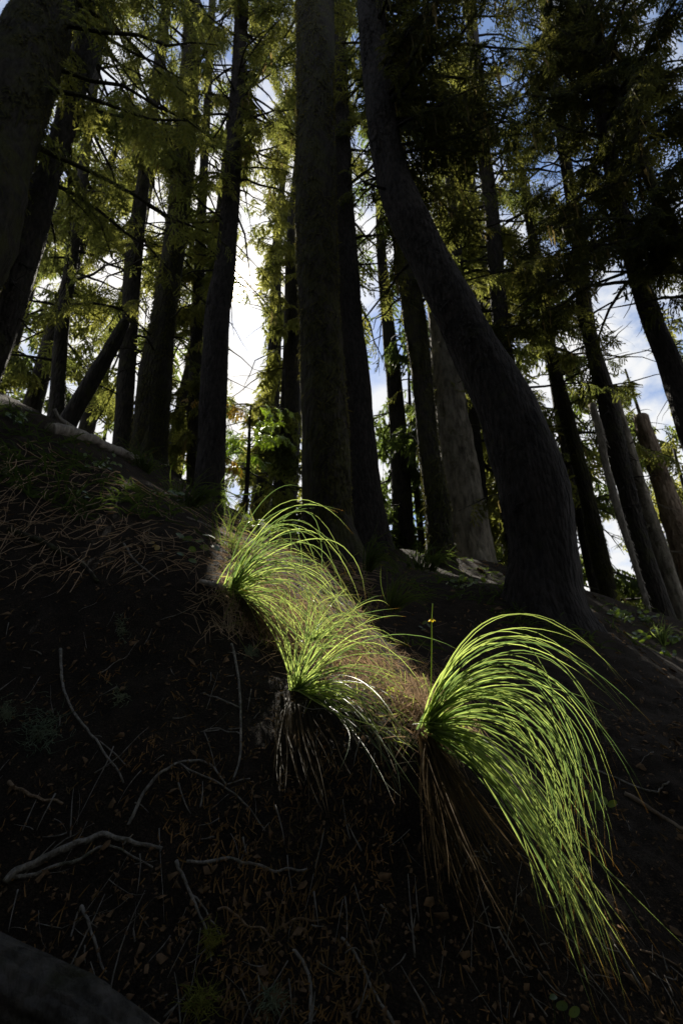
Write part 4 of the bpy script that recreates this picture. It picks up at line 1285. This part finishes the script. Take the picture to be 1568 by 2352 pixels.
# ------------------------------------------------------------------ lichen tufts
def tuft(label, u, v, ru, rv, n, m='tuft', seed=1):
    rng = np.random.default_rng(seed)
    acc = Acc()
    c = on_ground([u], [v])[0]
    for q in range(n):
        a, b = rng.normal(0, .36, 2)
        P = on_ground([u + a * ru], [v + b * rv])[0]
        nm = gnormal(P[0], P[1])
        t = np.linspace(0, 1, 5)
        L = rng.uniform(.01, .035) * (ru / 30) ** .5
        d = rng.normal(0, 1, 3)
        d = d - nm * (d @ nm) * .6
        d /= np.linalg.norm(d)
        Q = P + nm * (rng.uniform(0, .012)) + np.outer(t, d * L) + np.cumsum(rng.normal(0, .0016, (5, 3)), axis=0)
        Q[:, 2] = np.maximum(Q[:, 2], gh(Q[:, 0], Q[:, 1]) + .001)
        acc.add(*tube(Q, .0009 * (1.2 - t), 4))
    o = obj('lichen_tuft', acc.build('lichen_tuft', M[m], origin=c), loc=c)
    o['kind'] = 'thing'
    tag(o, label, 'lichen', 'lichen tufts fallen on the bank')


tuft('small pale green lichen tuft in the middle of the dark bank', 275, 1602, 24, 24, 70, seed=1)
tuft('large straggling grey green lichen tuft on the left of the bank', 95, 1680, 62, 70, 240, seed=2)
tuft('faint lichen tuft at the left edge above the large straggling one', 16, 1640, 18, 26, 130, seed=3)
tuft('lichen tuft hanging on the dim hillside below the mossy rotten wood', 280, 1445, 14, 40, 110, seed=4)
tuft('yellow green branching lichen at the bottom edge', 462, 2305, 50, 40, 130, 'tuft_yellow', seed=5)
tuft('whitish lichen tuft right of the yellow green one at the bottom', 628, 2305, 30, 20, 120, seed=6)
tuft('lichen tuft on the dropping twig in the lower middle', 485, 2160, 22, 40, 100, 'tuft_yellow', seed=7)
tuft('moss cushion at the left edge of the dim hillside', 15, 1082, 30, 26, 150, 'tuft', seed=8)
tuft('pale tan lichen puff on the bank between the upper and the middle clump', 575, 1500, 20, 14, 120, 'tuft', seed=9)

# ------------------------------------------------------------------ broad leaves
def leaf(c, size, nrm, dirv, m, name, parent, origin, lobes=0, fold=.15):
    nrm = nrm / np.linalg.norm(nrm)
    d = dirv - nrm * (dirv @ nrm)
    d /= np.linalg.norm(d)
    s = np.cross(nrm, d)
    k = 18
    a = np.linspace(0, 2 * PI, k, endpoint=False)
    r = 1 - .10 * np.cos(a * 9 + 1) * (1 if lobes else .3)
    if lobes:
        r *= 1 - .35 * np.exp(-((a - PI) / .35) ** 2)
    x, y = r * np.cos(a), r * np.sin(a) * (1.0 if lobes else .62)
    V = [c + size * (0 * d)]
    for i2 in range(k):
        V.append(c + size * (x[i2] * d + y[i2] * s - nrm * (-fold * abs(y[i2]) + .12 * x[i2] ** 2)))
    F = [(0, 1 + i2, 1 + (i2 + 1) % k) for i2 in range(k)]
    return obj(name, mesh(name, np.array(V) - origin, [np.array(F)], M[m], True), parent)


def leafy(label, spots, m='leaf', cat='plant', size=None, seed=0, lobes=0, name='leafy_plant', lift=.03, facing=.5, group=None, depth=None, stem='grass_dim', mats=None):
    """spots: (u, v, radius in view pixels); each leaf on its own little stem from the ground"""
    rng = np.random.default_rng(seed)
    u0, v0 = np.mean([s[0] for s in spots]), np.mean([s[1] for s in spots])
    b = on_ground([u0], [v0 + 6])[0]
    root = thing(name, label, cat, b, group)
    for q, (u, v, r) in enumerate(spots):
        D = float(np.nan_to_num(gdepth(u, v)[0], nan=float(proj(b)[2])))
        if abs(D - proj(b)[2]) > .6:
            D = float(proj(b)[2])
        c = px(u, v, D - .03 - lift * rng.random())
        view = -c / np.linalg.norm(c)
        nrm = facing * view + np.array([0, 0, 1.0]) * (1 - facing) + rng.normal(0, .22, 3)
        leaf(c, r / FPX * D, nrm, np.array([rng.normal(), rng.normal() * .3, rng.normal() * .4 - .3]), mats[q] if mats else m, 'leaf', root, b, lobes)
        t = np.linspace(0, 1, 5)[:, None]
        foot = np.array([c[0] + rng.normal(0, .01), c[1] + .03, 0])
        foot[2] = gh(foot[0], foot[1]) - .005
        P = foot * (1 - t) + c * t
        V, F, caps = tube(P, np.full(5, .0011 * max(1, D / 3)), 4)
        obj('stem', mesh('stem', V - b, [F, caps], M[stem]), root)
    return root


leafy('single round sunlit leaf on the straw left of the largest clump', [(898, 1598, 22)], lobes=1, seed=1, facing=.8, name='round_leaf', cat='leaf')
leafy('round sunlit leaf tucked behind the base of the largest clump', [(1047, 1668, 17)], lobes=1, seed=2, facing=.8, name='round_leaf', cat='leaf')
leafy('bright green leafy plant in a sun fleck on the left hillside', [(193, 1116, 10), (181, 1131, 9), (203, 1142, 9), (163, 1127, 8), (196, 1130, 7)], seed=3, facing=.5)
leafy('cluster of dark green leaves left of the upper beargrass', [(480, 1231, 15), (494, 1257, 14), (470, 1258, 12), (441, 1262, 12), (415, 1232, 14), (432, 1238, 12), (458, 1242, 10), (443, 1288, 10), (415, 1272, 9)], seed=4, facing=.6)
leafy('yellow orange leaves lying on the dim hillside', [(348, 1247, 9), (362, 1258, 9), (355, 1254, 6)], 'leaf_yellow', seed=5, name='autumn_leaves', cat='leaves')
leafy('dark green pair of leaves near the bottom right corner', [(1290, 2310, 14), (1318, 2324, 14), (1270, 2290, 10)], seed=6, facing=.7)
leafy('dim row of rounded leaves on the dark ground at the right', [(1362, 1828, 13), (1384, 1838, 13), (1405, 1846, 11), (1372, 1850, 11), (1345, 1822, 9)], seed=7, facing=.6)
leafy('small bright plant around the lone stalk left of the largest clump', [(975, 1430, 7), (966, 1440, 6), (984, 1436, 6), (972, 1446, 5)], seed=8)
rng = np.random.default_rng(12)
for lab, cu, cv, ru, rv, n, sd in [('sunlit green ground plant right of the swollen trunk base', 1422, 1408, 26, 16, 26, 1), ('sunlit leafy plant under the foot of the thin white snag', 1470, 1418, 30, 14, 26, 2),
                                   ('leafy plant on the bright slope nearest the right edge', 1535, 1465, 30, 20, 26, 3), ('small green plant low on the bright slope beside the dark bank', 1468, 1462, 26, 12, 16, 4),
                                   ('low green plant along the dark edge below the bright slope', 1520, 1500, 26, 14, 16, 5)]:
    leafy(lab, [(cu + rng.normal(0, .5) * ru, cv + rng.normal(0, .5) * rv, rng.uniform(4, 8)) for _ in range(n)], seed=20 + sd, lift=.12, group='ground plants on the bright slope')

rng = np.random.default_rng(13)
for lab, cu, cv, ru, rv, n, sd in [('sunlit leafy plant on the crest just behind the upper beargrass', 650, 1222, 30, 14, 30, 1), ('leafy plant on the crest at the right foot of the sun edged trunk', 575, 1200, 24, 12, 26, 2),
                                   ('dim leafy plant on the crest left of the mossy trunk foot', 235, 1062, 30, 14, 24, 3), ('dim leafy plant low on the left hillside below the mossy trunk', 395, 1135, 34, 16, 26, 4),
                                   ('dim leafy plant at the left edge of the crest', 45, 955, 30, 16, 22, 5), ('dim leafy plant in the dark hollow left of the swollen trunk base', 1070, 1335, 36, 16, 24, 6)]:
    leafy(lab, [(cu + rng.normal(0, .5) * ru, cv + rng.normal(0, .5) * rv, rng.uniform(4, 8)) for _ in range(n)], seed=40 + sd, lift=.15, group='leafy plants along the crest')

# lone flower stalk
P = spline(np.array([px(989, 1608, 1.66), px(990, 1540, 1.66), px(991, 1470, 1.66), px(991, 1424, 1.66), px(993, 1386, 1.66)]), 14)
root = thing('flower_stalk', 'lone upright stalk with a yellow tip standing left of the largest clump', 'flower stalk', P[0])
V, F, caps = tube(P, np.linspace(.0020, .0010, 14), 6)
obj('stem', mesh('stem', V - P[0], [F, caps], M['grass']), root)
for k in range(5):
    leaf(px(991, 1424, 1.66) + .004 * np.array([math.cos(k * 1.26), math.sin(k * 1.26), 0]), .008, np.array([math.cos(k * 1.26) * .4, math.sin(k * 1.26) * .4, 1]), np.array([math.cos(k * 1.26), math.sin(k * 1.26), .2]), 'flower', 'petal', root, P[0])

# ------------------------------------------------------------------ sapling in the gap
rng = np.random.default_rng(33)
b = px(566, 1190, 10.5)
b[2] = gh(b[0], b[1])
root = thing('sapling', 'slim young broadleaf tree in the gap between the sun edged trunk and the middle trunk', 'tree', b)
P = spline(np.array([b - [0, 0, .3], px(567, 1120, 10.5), px(571, 1040, 10.6), px(573, 985, 10.6), px(576, 930, 10.6)]), 24)
V, F, caps = tube(P, np.linspace(.055, .015, 24), 8, bark_disp(3, .1))
obj('trunk', mesh('trunk', V - b, [F, caps], M['bark']), root)
for k in range(16):
    i2 = rng.integers(8, 23)
    az = rng.uniform(0, 2 * PI)
    Q, Rb = make_branch(P[i2], az, rng.uniform(.5, 1.1), rng.uniform(0, .7), .4, .010, rng)
    acc = Acc()
    acc.add(*tube(Q, Rb, 4))
    br = obj('branch', acc.build('branch', M['bark'], origin=b), root)
    a2 = Acc()
    B, Dn, sz = branch_sprays(Q, 9, .26, rng)
    place_sprays(a2, SPR_FAR, B, Dn, sz, rng)
    obj('foliage', a2.build('foliage', M['leaf' if k % 5 else 'leaf_yellow'], False, origin=b), br)

print('TRIS', sum(sum(len(p.vertices) - 2 for p in me.polygons) for me in bpy.data.meshes) if False else sum(len(me.loops) - 2 * len(me.polygons) for me in bpy.data.meshes))
